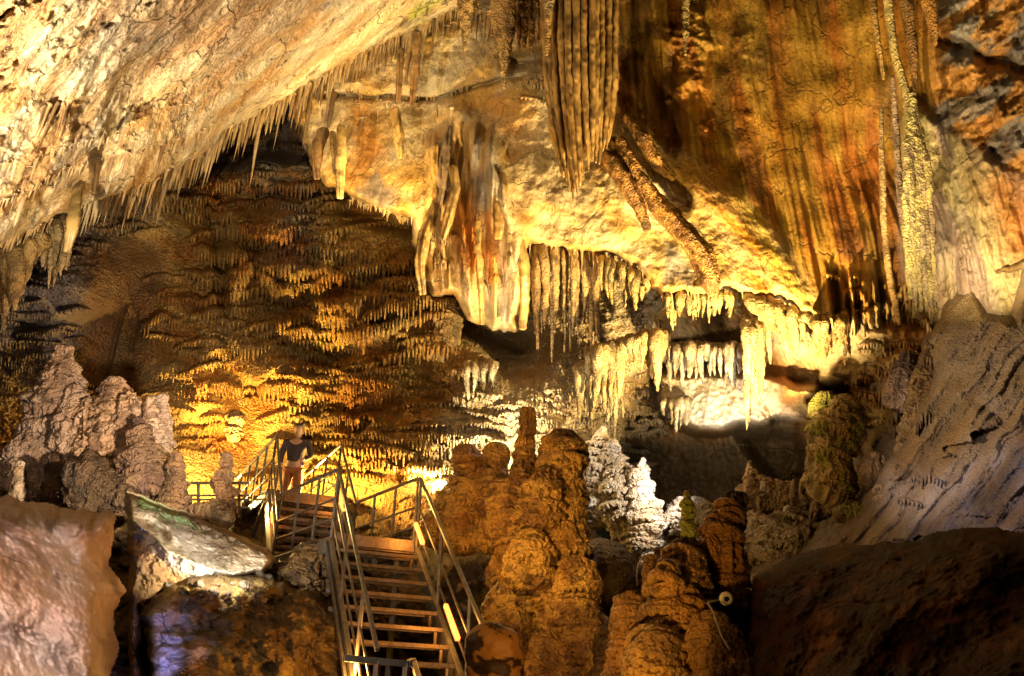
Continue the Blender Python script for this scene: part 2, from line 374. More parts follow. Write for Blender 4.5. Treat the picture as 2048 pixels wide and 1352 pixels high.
def back_disp(PX, PY, X, Y, Z):
    h = 0.35 * fbm(X / 2.5, Y / 3, Z / 2.5, 3)
    wx = PX + 18 * gn(PX / 70, PY / 70, 1); wy = PY + 18 * gn(PX / 70, PY / 70, 5)
    for (a, b, rx, ry, am) in KNOLLS:
        q = ((wx - a) / rx) ** 2 + ((wy - b) / ry) ** 2
        h = h + am * 2.0 * np.clip(1 - q * .6, 0, 1) ** 1.2
    smooth = np.maximum(sstep(-25, 25, sd(PX, PY, [(215, 500), (330, 470), (330, 560), (290, 700), (270, 790), (150, 770), (190, 620)])) * .85,
                        sstep(-25, 25, sd(PX, PY, [(430, 760), (540, 770), (580, 900), (560, 1000), (350, 1000), (340, 900)])) * .8)
    fl_zone = np.clip(band(PX, PY, [(600, 600), (700, 640), (760, 600)], 45) + band(PX, PY, [(720, 790), (850, 790)], 50) + band(PX, PY, [(1000, 780), (930, 740)], 40) + band(PX, PY, [(760, 470), (840, 500)], 40) + band(PX, PY, [(60, 620), (60, 700)], 40), 0, 1)
    small = sstep(760, 900, PY) * .5
    t1, s = scallops(X, Z, .66, 1.35, .34, .05, .115)
    t2, s2 = scallops(X, Z, .30, .60, .16, .05, .085, seed=9)
    rough = np.clip(.8 + gn(X / 1.1, Y, Z / 1.1), 0.4, 1.2)
    t = t1 * (1 - small) * rough + t2 * (.55 + small * .5)
    f = flutes(X, Z, Y, 0.10, 0.12)
    k = knobs(X, Y, Z, .11, .035) + .05 * ridged(X / .32, Y / .3, Z / .22, 3)
    t = t * 1.15; h = h + (1 - smooth) * ((1 - .6 * fl_zone) * t + .8 * fl_zone * f + k) + smooth * (0.35 * k + .03 * f + .06 * ridged(X / .8, Y, Z / 1.5, 3))
    # deep cracks on the bare panel
    h = h - .25 * np.exp(-(pline(PX, PY, [(250, 610), (228, 690), (205, 790)]) / 4) ** 2) - .2 * np.exp(-(pline(PX, PY, [(275, 630), (262, 700)]) / 3) ** 2)
    # dark hollows
    for pts, w, am in (([(350, 400), (470, 470)], 26, .9), ([(440, 470), (445, 600)], 14, .7), ([(690, 420), (820, 450)], 18, 1.2), ([(930, 640), (1040, 690)], 26, 1.3), ([(640, 310), (690, 380)], 24, 1.4), ([(400, 330), (560, 290)], 20, 1.2), ([(1230, 780), (1300, 800)], 30, .6)):
        h = h - am * band(PX, PY, pts, w)
    return h, s
def back_col(PX, PY, X, Y, Z, s):
    n = fbm(X / 1.2, Y / 2, Z / 1.2, 4)
    c = mix(CR(.50, .33, .11), CR(.42, .23, .05), sstep(-.3, .5, n))
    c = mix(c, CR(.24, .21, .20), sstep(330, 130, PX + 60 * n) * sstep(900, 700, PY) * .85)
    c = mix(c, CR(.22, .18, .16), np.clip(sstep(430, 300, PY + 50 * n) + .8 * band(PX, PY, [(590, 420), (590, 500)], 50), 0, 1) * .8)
    c = mix(c, CR(.60, .48, .30), sstep(820, 980, PX + 60 * n + (PY - 850) * .3) * .9)
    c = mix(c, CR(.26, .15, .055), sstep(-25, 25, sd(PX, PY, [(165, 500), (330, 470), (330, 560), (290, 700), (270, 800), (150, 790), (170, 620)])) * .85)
    c = mix(c, CR(.42, .17, .035), sstep(.0, .6, n) * sstep(900, 600, PX) * sstep(250, 450, PX) * .6)
    return c
def zone(n, box, w, d, a, pit, rs, avoid=()):
    out = []
    for k in range(n):
        x, y = rs.uniform(box[0], box[2]), rs.uniform(box[1], box[3])
        if any(q[0] < x < q[2] and q[1] < y < q[3] for q in avoid): continue
        s_ = rs.uniform(0, 1) ** 1.3; out.append((x, y, w[0] + (w[1] - w[0]) * s_, d[0] + (d[1] - d[0]) * rs.uniform(0, 1) * (.5 + .5 * s_), rs.uniform(*a), rs.uniform(*pit)))
    return out
RZ = np.random.RandomState(12); PANEL = (165, 480, 320, 780)
APS = (zone(46, (330, 275, 850, 460), (60, 220), (24, 66), (.25, .75), (6, 10), RZ) + zone(84, (430, 430, 870, 700), (50, 260), (22, 78), (.22, .80), (6, 10), RZ) + zone(60, (430, 430, 870, 700), (20, 70), (12, 30), (.12, .3), (5, 7), RZ)
       + zone(150, (-60, 430, 320, 800), (40, 170), (14, 44), (.14, .5), (5, 8), RZ, (PANEL,)) + zone(50, (290, 540, 500, 780), (36, 120), (20, 54), (.18, .55), (6, 9), RZ, (PANEL,))
       + zone(130, (540, 690, 1010, 960), (30, 170), (16, 56), (.14, .5), (5.5, 9), RZ) + zone(170, (850, 690, 1320, 960), (26, 80), (12, 30), (.08, .2), (5, 7), RZ)
       + zone(26, (330, 780, 470, 900), (30, 90), (16, 38), (.08, .2), (6, 8), RZ)
       + [(640, 610, 200, 86, .32, 8.5), (690, 650, 110, 70, .28, 8.5), (780, 762, 170, 104, .26, 8), (850, 780, 90, 70, .22, 8), (945, 728, 90, 60, .25, 7), (800, 440, 110, 70, .34, 8.5), (520, 640, 150, 50, .3, 8), (700, 540, 170, 52, .3, 8), (590, 700, 120, 60, .3, 8),
          (500, 345, 150, 50, .3, 8), (620, 395, 130, 48, .3, 8), (540, 430, 110, 44, .3, 8), (720, 600, 150, 64, .3, 8.5), (640, 560, 120, 44, .3, 8), (400, 945, 90, 60, .12, 9), (760, 880, 120, 60, .2, 8), (570, 760, 120, 60, .25, 8), (350, 720, 80, 56, .25, 8)])
APS.sort(key=lambda q: -q[1])
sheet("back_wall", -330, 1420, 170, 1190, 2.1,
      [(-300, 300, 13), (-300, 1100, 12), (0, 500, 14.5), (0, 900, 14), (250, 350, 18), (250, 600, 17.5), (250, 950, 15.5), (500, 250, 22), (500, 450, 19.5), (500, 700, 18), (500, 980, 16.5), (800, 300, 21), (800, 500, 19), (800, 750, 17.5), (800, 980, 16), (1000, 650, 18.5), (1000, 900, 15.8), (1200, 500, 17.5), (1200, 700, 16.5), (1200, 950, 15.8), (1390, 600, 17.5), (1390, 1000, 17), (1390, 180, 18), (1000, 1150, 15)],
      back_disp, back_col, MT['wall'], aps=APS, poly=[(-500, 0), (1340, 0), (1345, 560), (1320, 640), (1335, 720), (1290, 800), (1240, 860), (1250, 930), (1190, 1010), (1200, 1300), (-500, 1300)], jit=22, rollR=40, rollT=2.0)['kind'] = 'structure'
#@@BULGE
# ------------------------------------------------------------------ overhanging bulge, drapery panel, brown streaked wall
BULGE_POLY = [(560, 120), (590, 250), (625, 330), (650, 372), (700, 396), (735, 408), (780, 425), (822, 440), (832, 500), (845, 560), (865, 590), (905, 588), (935, 640), (985, 665), (1035, 660), (1052, 600), (1050, 520), (1062, 492), (1120, 492), (1180, 505), (1230, 512), (1272, 532), (1300, 565), (1325, 588), (1400, 585), (1480, 582), (1560, 600), (1640, 645), (1700, 668), (1760, 690), (1850, 700), (1900, 690), (2800, 740), (2800, -350), (560, -350)]
def bulge_disp(PX, PY, X, Y, Z):
    h = 0.22 * fbm(X / 1.9, Y / 2, Z / 1.9, 3)
    wob = 10 * fbm(PX / 60, PY / 60, 3.0, 2)
    # drapery panel with vertical ribs
    drape = sstep(0, 40, sd(PX, PY, [(830, 250), (1000, 230), (1045, 500), (1050, 680), (860, 650), (820, 440)]))
    h = h + drape * (flutes(X, Z, Y, 0.33, 0.30, 2.0, .1) + flutes(X, Z, Y, .1, .11, 3.0))
    h = h + .5 * band(PX + wob, PY, [(905, 215), (960, 290), (1010, 400), (1050, 520)], 26) + .45 * band(PX + wob, PY, [(870, 300), (880, 420), (850, 520), (840, 580)], 20) - .5 * band(PX, PY, [(850, 480), (858, 600)], 8)
    # brown wall
    right = sstep(-20, 20, sd(PX + wob, PY + wob, [(1230, -400), (1235, 240), (1300, 275), (1400, 325), (1480, 385), (1530, 440), (1590, 530), (1660, 610), (1730, 640), (1850, 690), (2500, 700), (2500, -400)]))
    rw = sstep(-60, 50, sd(PX + wob, PY + wob, [(1230, -400), (1235, 240), (1300, 275), (1400, 325), (1480, 385), (1530, 440), (1590, 530), (1660, 610), (1730, 640), (1850, 690), (2500, 700), (2500, -400)]))
    h = h - 0.5 * rw * sstep(1950, 1780, PX) + right * (.10 * flutes(X, Z, Y, .30, 1, 21.0) + .05 * flutes(X, Z, Y, .12, 1, 23.0))
    sf = flutes(X, Z, Y, 0.07, 0.035, 7.0) + .04 * flutes(X, Z, Y, .25, 1, 1.0)
    # ledges and chips on the brown wall
    ch = sstep(.12, .5, fbm(X / .9 + 3, Y, Z / 1.3, 4)) * sstep(1560, 1380, PX) * right
    h = h + right * sf + ch * (.16 + .12 * ridged(X / .25, Y / .25, Z / .3, 4))
    # right-hand flowstone
    fr = sstep(0, 30, sd(PX, PY, [(1800, 170), (1850, 200), (1900, 240), (2048, 340), (2400, 500), (2400, 720), (1850, 690), (1810, 560), (1790, 400)]))
    h = h + fr * (.45 + flutes(X, Z, Y, .085, .10, 11.0) + .05 * ridged(X / .2, Y / .2, Z / .3, 3))
    rr = sstep(1840, 1900, PX) * (1 - fr)
    h = h + rr * (.35 + .15 * fbm(X / .4, Y / .4, Z / .3, 4)) - rr * .4 * np.exp(-(pline(PX, PY + wob, [(1880, 80), (1960, 110), (2100, 160)]) / 16) ** 2)
    # bare bulge: fine pitting and slanting scars
    bare = (1 - drape) * (1 - right)
    h = h + bare * (.035 * fbm(X / .25, Y / .25, Z / .25, 4) + .05 * ridged((X + Z) / .8, Y, (Z - X) / 1.4, 3))
    # crack across the top and the pocket behind the curtains
    h = h - .3 * band(PX, PY + .5 * wob, [(640, 190), (760, 193), (870, 200), (960, 170), (1050, 150)], 4) + .22 * sstep(0, 30, sd(PX, PY + wob, [(820, 60), (1060, -60), (1100, 140), (960, 175), (870, 198), (700, 190), (680, 170)]))
    h = h - 1.2 * band(PX, PY, [(1030, 125), (1090, 115)], 22)
    # ridges hanging off the lower lip on the right
    h = h + .35 * sstep(0, 30, sd(PX, PY, [(1640, 520), (1850, 560), (1850, 700), (1640, 650)])) * (flutes(X, Z, Y, .16, 1.0, 5.0))
    return h, right
def bulge_col(PX, PY, X, Y, Z, right):
    n = fbm(X / 1.1, Y / 2, Z / 1.1, 4); v = fbm(X / .35, Y / 2, Z / 4.0, 4); dg = fbm((X + .75 * Z) / .35, Y, (Z - .9 * X) / 3.5, 4)
    c = mix(CR(.70, .56, .34), CR(.64, .42, .15), sstep(-.2, .5, n))
    c = mix(c, CR(.36, .31, .24), sstep(.15, .6, fbm(X / .7 + 5, Y, Z / .7, 4)) * .5)
    pn = sstep(0, 30, sd(PX, PY, [(830, 250), (1000, 230), (1045, 500), (1050, 680), (860, 650), (820, 440)])); c = mix(c, mix(CR(.50, .32, .12), CR(.46, .38, .28), sstep(-.1, .3, v)), pn * .8)
    for pts, w, col, k in (([(1390, 340), (1450, 420), (1490, 500), (1530, 570)], 34, CR(.62, .28, .04), .85), ([(1330, 330), (1400, 430), (1440, 520)], 22, CR(.6, .40, .12), .7), ([(1480, 400), (1560, 540), (1620, 610)], 22, CR(.66, .46, .10), .8),
                           ([(720, 230), (740, 300), (700, 360)], 30, CR(.60, .28, .06), .7), ([(920, 400), (945, 520)], 24, CR(.60, .24, .03), .95), ([(975, 430), (985, 560)], 14, CR(.62, .27, .04), .8), ([(1000, 210), (1020, 250)], 22, CR(.58, .28, .06), .6), ([(830, 360), (810, 420)], 26, CR(.62, .36, .08), .7), ([(1230, 310), (1300, 400)], 18, CR(.52, .28, .08), .5), ([(1060, 40), (1090, 60)], 24, CR(.5, .24, .05), .7), ([(1060, 480), (1170, 500), (1280, 520)], 9, CR(.6, .42, .10), .7), ([(1040, 560), (1060, 640)], 12, CR(.62, .3, .04), .7)):
        c = mix(c, col, np.clip(band(PX + 14 * n, PY, pts, w) * k * (1 + .6 * dg), 0, 1))
    for q in ([(870, 295), (900, 240), (915, 330), (890, 400)], [(945, 360), (985, 330), (985, 400), (975, 430), (945, 410)], [(705, 390), (760, 330), (800, 380), (790, 420)], [(1330, 480), (1400, 540), (1400, 580), (1330, 570)]):
        c = mix(c, CR(.30, .27, .26), sstep(-6, 14, sd(PX + 14 * n, PY + 14 * v, q)) * .8)
    b = mix(CR(.46, .28, .06), CR(.36, .15, .03), sstep(-.25, .35, v))
    b = mix(b, CR(.10, .055, .02), sstep(.1, .5, fbm(X / .5 + 8, Y, Z / 2.0, 4)) * .6)
    b = mix(b, CR(.62, .33, .06), sstep(0, .4, fbm(X / .6 + 3, Y, Z / 1.0, 4)) * band(PX, PY, [(1400, 0), (1380, 200), (1450, 260)], 90) * .8)
    b = mix(b, CR(.30, .18, .03), band(PX, PY, [(1590, 0), (1590, 400)], 40) * .7)
    rr = sstep(1830, 1890, PX)
    g = mix(CR(.60, .33, .11), CR(.30, .27, .26), sstep(-.1, .3, fbm(X / .8, Y / .8, Z / .5 + 3, 4)))
    b = mix(b, g, rr)
    fr = sstep(0, 30, sd(PX, PY, [(1800, 150), (1850, 200), (1900, 240), (2048, 340), (2400, 500), (2400, 720), (1850, 690), (1790, 560), (1780, 400)]))
    b = mix(b, mix(CR(.58, .50, .30), CR(.46, .37, .33), sstep(-.2, .3, v)), fr)
    b = mix(b, CR(.58, .26, .06), fr * band(PX, PY, [(2010, 380), (2040, 480)], 45) * .8)
    c = mix(c, b, right)
    c = mix(c, CR(.60, .34, .07), sstep(10, 50, sd(PX, PY, [(1560, 480), (1800, 500), (1850, 700), (1620, 640)])) * np.clip(.6 + v, 0, 1))
    return c
sheet("overhanging_wall", 540, 2640, -250, 760, 2.5,
      [(540, -250, 20), (600, 200, 18), (700, 390, 17), (830, 430, 16.2), (850, 200, 17.5), (870, 590, 15.8), (1000, 660, 15.6), (1000, 0, 18), (1000, 350, 15.4), (1150, 200, 15.6), (1200, 480, 14.6), (1300, 300, 14.9), (1400, 580, 13.8), (1400, 0, 16.5), (1500, 250, 15.2), (1600, 550, 13.6), (1600, -100, 16.5), (1750, 300, 14.6), (1800, 650, 13.2), (1900, 100, 13.5), (1900, 500, 12.6), (2048, 100, 12.5), (2048, 500, 11.8), (2380, 100, 10), (2380, 700, 9.5)],
      bulge_disp, bulge_col, MT['bulge'], aps=zone(12, (860, 430, 1030, 600), (12, 34), (30, 80), (.05, .14), (6, 9), RZ) + zone(34, (1650, 540, 1850, 680), (26, 80), (26, 76), (.1, .3), (6, 9), RZ) + zone(14, (1040, 120, 1100, 200), (20, 60), (16, 40), (.1, .25), (5, 8), RZ), poly=BULGE_POLY, jit=9, rollR=16, rollT=1.3)['kind'] = 'structure'
#@@RECESS
# ------------------------------------------------------------------ the recess below the bulge
def rec_disp(PX, PY, X, Y, Z):
    h = .3 * fbm(X / 1.6, Y / 2, Z / 1.6, 3) + knobs(X, Y, Z, .16, .05) + .1 * ridged(X / .6, Y / .6, Z / .6, 4)
    wy = PY + 10 * fbm(PX / 60, PY / 60, 2.0, 2)
    h = h + 1.9 * sstep(-14, 14, sd(PX, wy, [(1310, 745), (1380, 735), (1540, 750), (1640, 780), (1700, 850), (1640, 850), (1560, 838), (1420, 862), (1350, 850), (1320, 800)])) * (1 + .25 * (PY - 800) / 60)
    h = h - 3.0 * sstep(-20, 20, sd(PX, wy, [(1320, 600), (1520, 610), (1530, 690), (1500, 740), (1330, 740)]))
    h = h + 1.2 * sstep(-30, 30, sd(PX, wy, [(1530, 640), (1900, 640), (1850, 800), (1790, 860), (1700, 800), (1560, 800)]))
    h = h - 2.2 * sstep(-16, 16, sd(PX, wy, [(1620, 800), (1650, 765), (1700, 765), (1720, 830), (1650, 840)])) - 1.6 * sstep(-20, 20, sd(PX, wy, [(1480, 870), (1600, 870), (1620, 980), (1560, 985), (1520, 930)]))
    t, s = scallops(X, Z, .4, .7, .2, .12, .09, seed=3)
    h = h + t * sstep(860, 900, PY) * .3
    return h, s
def rec_col(PX, PY, X, Y, Z, s):
    n = fbm(X / .9, Y, Z / .9, 4)
    c = mix(CR(.62, .47, .27), CR(.56, .31, .09), sstep(-.1, .5, n))
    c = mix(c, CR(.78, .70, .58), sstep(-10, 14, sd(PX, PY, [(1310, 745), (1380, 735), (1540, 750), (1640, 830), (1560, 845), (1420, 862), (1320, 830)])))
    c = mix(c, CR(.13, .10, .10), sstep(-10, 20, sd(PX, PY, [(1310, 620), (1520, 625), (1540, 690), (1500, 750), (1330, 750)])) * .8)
    c = mix(c, CR(.20, .13, .055), sstep(850, 900, PY) * sstep(1760, 1640, PX))
    c = mix(c, CR(.56, .25, .05), band(PX, PY, [(1560, 740), (1580, 790)], 35) * .8)
    return c
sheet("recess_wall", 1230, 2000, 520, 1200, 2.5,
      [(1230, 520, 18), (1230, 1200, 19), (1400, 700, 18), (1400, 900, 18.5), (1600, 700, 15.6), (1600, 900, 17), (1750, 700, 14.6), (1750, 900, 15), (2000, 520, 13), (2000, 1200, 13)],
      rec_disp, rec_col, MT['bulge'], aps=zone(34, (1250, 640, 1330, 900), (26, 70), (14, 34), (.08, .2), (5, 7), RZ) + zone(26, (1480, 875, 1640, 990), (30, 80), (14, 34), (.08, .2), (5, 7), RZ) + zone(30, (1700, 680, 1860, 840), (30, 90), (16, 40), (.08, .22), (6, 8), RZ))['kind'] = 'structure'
#@@SLOPE
# ------------------------------------------------------------------ the pale flowstone slope on the right
SLOPE_POLY = [(1480, 1300), (1480, 1180), (1500, 1120), (1530, 1085), (1600, 1058), (1660, 1030), (1690, 960), (1718, 900), (1760, 840), (1800, 790), (1840, 770), (1835, 700), (1862, 640), (1885, 590), (1930, 540), (1990, 515), (2060, 510), (2450, 420), (2800, 380), (2800, 1300)]
def slope_disp(PX, PY, X, Y, Z):
    wob = 14 * fbm(PX / 90, PY / 90, 6.0, 2)
    along = (PX - 1500) * .80 + (PY - 1100) * .6 + wob      # across the ribs that run down to the lower left
    run = (PX - 1500) * .6 - (PY - 1100) * .8
    r = gn(along / 42, run / 420, 2.0); r2 = gn(along / 16, run / 260, 5.0)
    h = .30 * np.sqrt(r * r + .015) * (1 + .8 * gn(PX / 150, PY / 150, 1)) + .04 * r2 + .12 * fbm(X, Y, Z, 3)
    t, s = scallops(X, Z, .8, 1.0, .35, .16, .09, seed=5)
    h = h + t * np.clip(gn(PX / 110, PY / 90, 8.8) * 2 - .25, 0, 1)
    h = h + .05 * gn(along / 9, run / 300, 3.0) + .02 * gn(along / 4, run / 90, 8.0)
    h = h + .012 * gn(X / .035, Y / .035, Z / .035) + .02 * fbm(X / .12, Y / .12, Z / .12, 3)
    h = h - .5 * band(PX, PY, [(1700, 1000), (1800, 860), (1850, 740)], 20) + .3 * band(PX, PY, [(1740, 990), (1850, 830)], 26)
    h = h - 1.2 * sstep(0, 40, sd(PX, PY, [(1930, 560), (2060, 520), (2040, 660), (1960, 640)]))
    return h, r
def slope_col(PX, PY, X, Y, Z, r):
    n = fbm(X / 1, Y, Z / 1, 4)
    c = mix(CR(.25, .19, .14), CR(.36, .31, .28), sstep(-.3, .3, n))
    c = mix(c, CR(.44, .32, .14), sstep(1000, 700, PY + 80 * n) * .6)
    c = mix(c, CR(.20, .15, .10), sstep(-.1, .45, fbm((PX * .8 + PY * .6) / 40, (PX * .6 - PY * .8) / 260, 3, 3)) * .35)
    return c * .85
sheet("flowstone_slope", 1460, 2640, 440, 1300, 2.5,
      [(1480, 1150, 11.5), (1600, 1060, 12.5), (1700, 950, 13), (1850, 650, 12.4), (2000, 500, 11.8), (1800, 1100, 10), (2048, 1080, 8.2), (2048, 800, 9.6), (2380, 500, 8.5), (2380, 1200, 6.2), (1700, 1280, 10)],
      slope_disp, slope_col, MT['slope'], aps=[a for a in zone(34, (1690, 640, 1840, 860), (40, 110), (24, 60), (.12, .30), (6, 9), RZ)] + [(1852, 945, 80, 50, .2, 7), (1815, 990, 60, 40, .2, 7)], poly=SLOPE_POLY, jit=12, rollR=26, rollT=1.6)['kind'] = 'structure'
#@@FLOOR
# ------------------------------------------------------------------ rising rubble floor
def floor_disp(PX, PY, X, Y, Z):
    h = .5 * fbm(X / 1.2, Y / 1.2, Z / 1.2, 4) + .10 * ridged(X / .35, Y / .35, Z / .35, 4) + .05 * fbm(X / .1, Y / .1, Z / .1, 2)
    return h, h
def floor_col(PX, PY, X, Y, Z, e):
    n = fbm(X / .5, Y / .5, Z / .5, 5)
    c = mix(CR(.05, .032, .016), CR(.12, .08, .03), sstep(-.2, .4, n)); c = mix(c, CR(.2, .14, .07), sstep(.3, .6, fbm(X / .18 + 4, Y / .18, Z / .18, 4)))
    return c
FLOOR_POLY = [(-400, 960), (60, 1000), (250, 1010), (330, 1020), (445, 1040), (470, 1005), (540, 985), (690, 995), (715, 1070), (860, 1100), (900, 1100), (1180, 1090), (1300, 1110), (1500, 1110), (2400, 1250), (2400, 1700), (-400, 1700)]
sheet("cave_floor", -330, 1800, 940, 1560, 3,
      [(-300, 1000, 12), (-300, 1500, 7), (300, 1020, 12.5), (300, 1200, 9.5), (300, 1500, 7.5), (560, 990, 14.9), (560, 1090, 13.6), (560, 1200, 9.4), (640, 1130, 12.5), (800, 1130, 13), (560, 1500, 8), (800, 1350, 11.2), (950, 1090, 12.6), (950, 1500, 10), (1300, 1100, 12.5), (1300, 1500, 9.5), (1600, 1150, 12), (1800, 1500, 8)],
      floor_disp, floor_col, MT['near'], poly=FLOOR_POLY, jit=12, rollR=30, rollT=1.2)['kind'] = 'structure'
#@@NEAR
# ------------------------------------------------------------------ near rocks (closed forms)
def rock_shell(name, poly, ctrl, disp, color, mat, step=2.5, rollR=30, rollT=1.5, jit=8, ext=40, jhf=1.0):
    xs = [p[0] for p in poly]; ys = [p[1] for p in poly]
    return sheet(name, min(xs) - ext, max(xs) + ext, min(ys) - ext, max(ys) + ext, step, ctrl, disp, color, mat, poly=poly, jit=jit, rollR=rollR, rollT=rollT, jhf=jhf, damp=.85)

def dk_disp(PX, PY, X, Y, Z):
    n = fbm(X / .9, Y / .9, Z / .9, 4); cr = np.abs(gn((X + Z) / .8, Y / .8, (Z - .3 * X) / .35))
    h = .20 * n + .035 * ridged(X / .3, Y / .3, Z / .3, 5) - .04 * np.exp(-(cr / .03) ** 2) * sstep(0, .3, gn(X / .9 + 7, Y, Z / .9)) + .02 * fbm(X / .05, Y / .05, Z / .05, 2)
    return h, n
def dk_col(PX, PY, X, Y, Z, n):
    m = fbm(X / .45, Y / .45, Z / .35, 5)
    c = mix(CR(.06, .026, .012), CR(.13, .055, .02), sstep(-.15, .4, m)); c = mix(c, CR(.2, .10, .045), sstep(.35, .6, m) * sstep(1100, 1250, PY) * .8)
    return mix(c, CR(.03, .025, .02), sstep(.05, .5, fbm(X / .25 + 3, Y / .25, Z / .12, 4)) * .7)
o = rock_shell("boulder", [(1470, 1450), (1496, 1250), (1505, 1150), (1550, 1124), (1620, 1106), (1700, 1090), (1790, 1086), (1850, 1072), (1900, 1062), (1960, 1056), (2048, 1062), (2150, 1050), (2350, 1080), (2350, 1500), (1470, 1500)],
               [(1480, 1200, 7.5), (1480, 1450, 6.5), (1700, 1120, 6.8), (1700, 1400, 5.4), (1950, 1060, 6.0), (1950, 1400, 4.4), (2350, 1060, 5), (2350, 1450, 3.6)], dk_disp, dk_col, MT['near'], jit=9, jhf=.2, rollR=60, rollT=1.2)
tag(o, "huge dark reddish brown boulder filling the lower right corner", "boulder")

def pk_disp(PX, PY, X, Y, Z):
    n = fbm(X / .8, Y / .8, Z / .8, 3)
    h = .2 * n + .02 * fbm(X / .12, Y / .12, Z / .12, 3) + .25 * sstep(0, 40, 1075 - PY + 20 * n) + .10 * ridged((X + .4 * Z) / .9, Y / .9, (Z - .3 * X) / .6, 4) + .03 * fbm(X / .06, Y / .06, Z / .06, 3) * sstep(1060, 1030, PY)
    h = h + .07 * ridged(X / .35, Y / .35, Z / .35, 4) * sstep(1090, 1040, PY + 15 * n) + .035 * ridged(X / .22, Y / .22, Z / .3, 5) + .012 * fbm(X / .035, Y / .035, Z / .035, 3) 
    h = h - .10 * np.exp(-(((PX - 55) / 38) ** 2 + ((PY - 1265) / 26) ** 2)) * (1 + ridged(X / .12, Y / .12, Z / .12, 3))
    return h, n
def pk_col(PX, PY, X, Y, Z, n):
    c = mix(CR(.80, .66, .56), CR(.74, .55, .44), sstep(-.3, .4, n))
    c = mix(c, CR(.30, .20, .15), sstep(.18, .5, fbm(X / .3, Y / .3, Z / .4, 5)) * .55)
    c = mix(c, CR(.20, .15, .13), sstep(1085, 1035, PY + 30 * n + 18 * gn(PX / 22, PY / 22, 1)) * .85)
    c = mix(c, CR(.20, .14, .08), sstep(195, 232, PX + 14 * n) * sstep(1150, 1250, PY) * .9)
    return mix(c, CR(.25, .18, .14), np.exp(-(((PX - 55) / 40) ** 2 + ((PY - 1265) / 24) ** 2)) * sstep(-.2, .3, gn(PX / 12, PY / 8, 2)) * .7)
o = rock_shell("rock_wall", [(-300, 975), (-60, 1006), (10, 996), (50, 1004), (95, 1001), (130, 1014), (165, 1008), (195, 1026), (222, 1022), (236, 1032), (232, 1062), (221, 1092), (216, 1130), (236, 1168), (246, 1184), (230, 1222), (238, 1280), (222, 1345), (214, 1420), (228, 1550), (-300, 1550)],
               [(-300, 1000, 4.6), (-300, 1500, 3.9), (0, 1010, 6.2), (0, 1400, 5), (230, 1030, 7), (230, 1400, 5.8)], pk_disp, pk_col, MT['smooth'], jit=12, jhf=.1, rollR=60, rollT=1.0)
tag(o, "smooth pinkish tan rock face in the lower left corner", "rock")

SLAB = [(250, 980), (270, 985), (330, 1008), (400, 1035), (455, 1055), (500, 1080), (538, 1098), (553, 1118), (540, 1138), (500, 1150), (450, 1162), (400, 1172), (350, 1180), (325, 1190), (305, 1215), (285, 1260), (285, 1320), (310, 1400), (310, 1560), (262, 1560), (255, 1300), (258, 1150), (252, 1060)]
def sl_disp(PX, PY, X, Y, Z):
    n = fbm(X / .7, Y / .7, Z / .7, 4)
    ridge = np.interp(PX, [250, 300, 340, 420, 500], [1030, 1065, 1100, 1140, 1150]) + 8 * n
    h = .10 * n + .05 * ridged(X / .25, Y / .25, Z / .25, 4) + .02 * fbm(X / .07, Y / .07, Z / .07, 2)
    h = h + .35 * np.exp(-np.abs(PY - ridge) / 26) - .15 * band(PX, PY, [(285, 1040), (330, 1065)], 13) + .08 * band(PX, PY, [(335, 1050), (345, 1075)], 9)
    return h, ridge - PY
def sl_col(PX, PY, X, Y, Z, t):
    n = fbm(X / .35, Y / .35, Z / .35, 5)
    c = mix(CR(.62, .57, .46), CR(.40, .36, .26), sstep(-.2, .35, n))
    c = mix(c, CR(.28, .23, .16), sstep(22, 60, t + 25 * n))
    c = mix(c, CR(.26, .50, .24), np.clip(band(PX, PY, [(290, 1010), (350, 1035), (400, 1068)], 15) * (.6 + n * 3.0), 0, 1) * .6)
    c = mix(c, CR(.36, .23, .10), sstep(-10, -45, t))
    return c
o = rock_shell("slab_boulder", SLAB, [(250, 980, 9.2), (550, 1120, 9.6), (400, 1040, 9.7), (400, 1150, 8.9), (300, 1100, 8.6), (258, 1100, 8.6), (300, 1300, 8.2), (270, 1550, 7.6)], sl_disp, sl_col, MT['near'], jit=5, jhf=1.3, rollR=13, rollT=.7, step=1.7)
tag(o, "tilted pale slab boulder with green patches, lit glaring white along its lower edge", "boulder")

def bl_disp(PX, PY, X, Y, Z):
    n = fbm(X / .8, Y / .8, Z / .8, 4)
    return .26 * n + .13 * ridged(X / .4, Y / .4, Z / .3, 5) + .12 * fbm(X / .25, Y / .25, Z / .2, 3) + .02 * fbm(X / .05, Y / .05, Z / .05, 2), n
def bl_col(PX, PY, X, Y, Z, n):
    m = fbm(X / .28, Y / .28, Z / .28, 5)
    c = mix(CR(.13, .09, .04), CR(.24, .17, .06), sstep(-.2, .4, m))
    c = mix(c, CR(.42, .40, .42), sstep(5, 40, sd(PX + 10 * m, PY + 10 * m, [(285, 1215), (330, 1190), (400, 1200), (400, 1260), (360, 1352), (330, 1500), (300, 1500), (290, 1260)])) * .8)
    return mix(c, CR(.45, .24, .06), sstep(0, 30, sd(PX, PY, [(370, 1290), (400, 1265), (430, 1290), (430, 1600), (350, 1600)])) * .8)
o = rock_shell("mossy_boulder", [(286, 1230), (305, 1192), (335, 1168), (375, 1150), (430, 1148), (500, 1156), (560, 1170), (640, 1180), (690, 1230), (700, 1300), (700, 1550), (320, 1550), (300, 1330), (286, 1270)],
               [(290, 1220, 8.0), (300, 1500, 6.6), (480, 1180, 8.4), (480, 1500, 6.8), (690, 1250, 9.0), (700, 1500, 8.2)], bl_disp, bl_col, MT['near'], jit=9, rollR=26, rollT=.6)
tag(o, "broad dark mossy boulder left of the stairs with a violet lit end", "boulder")
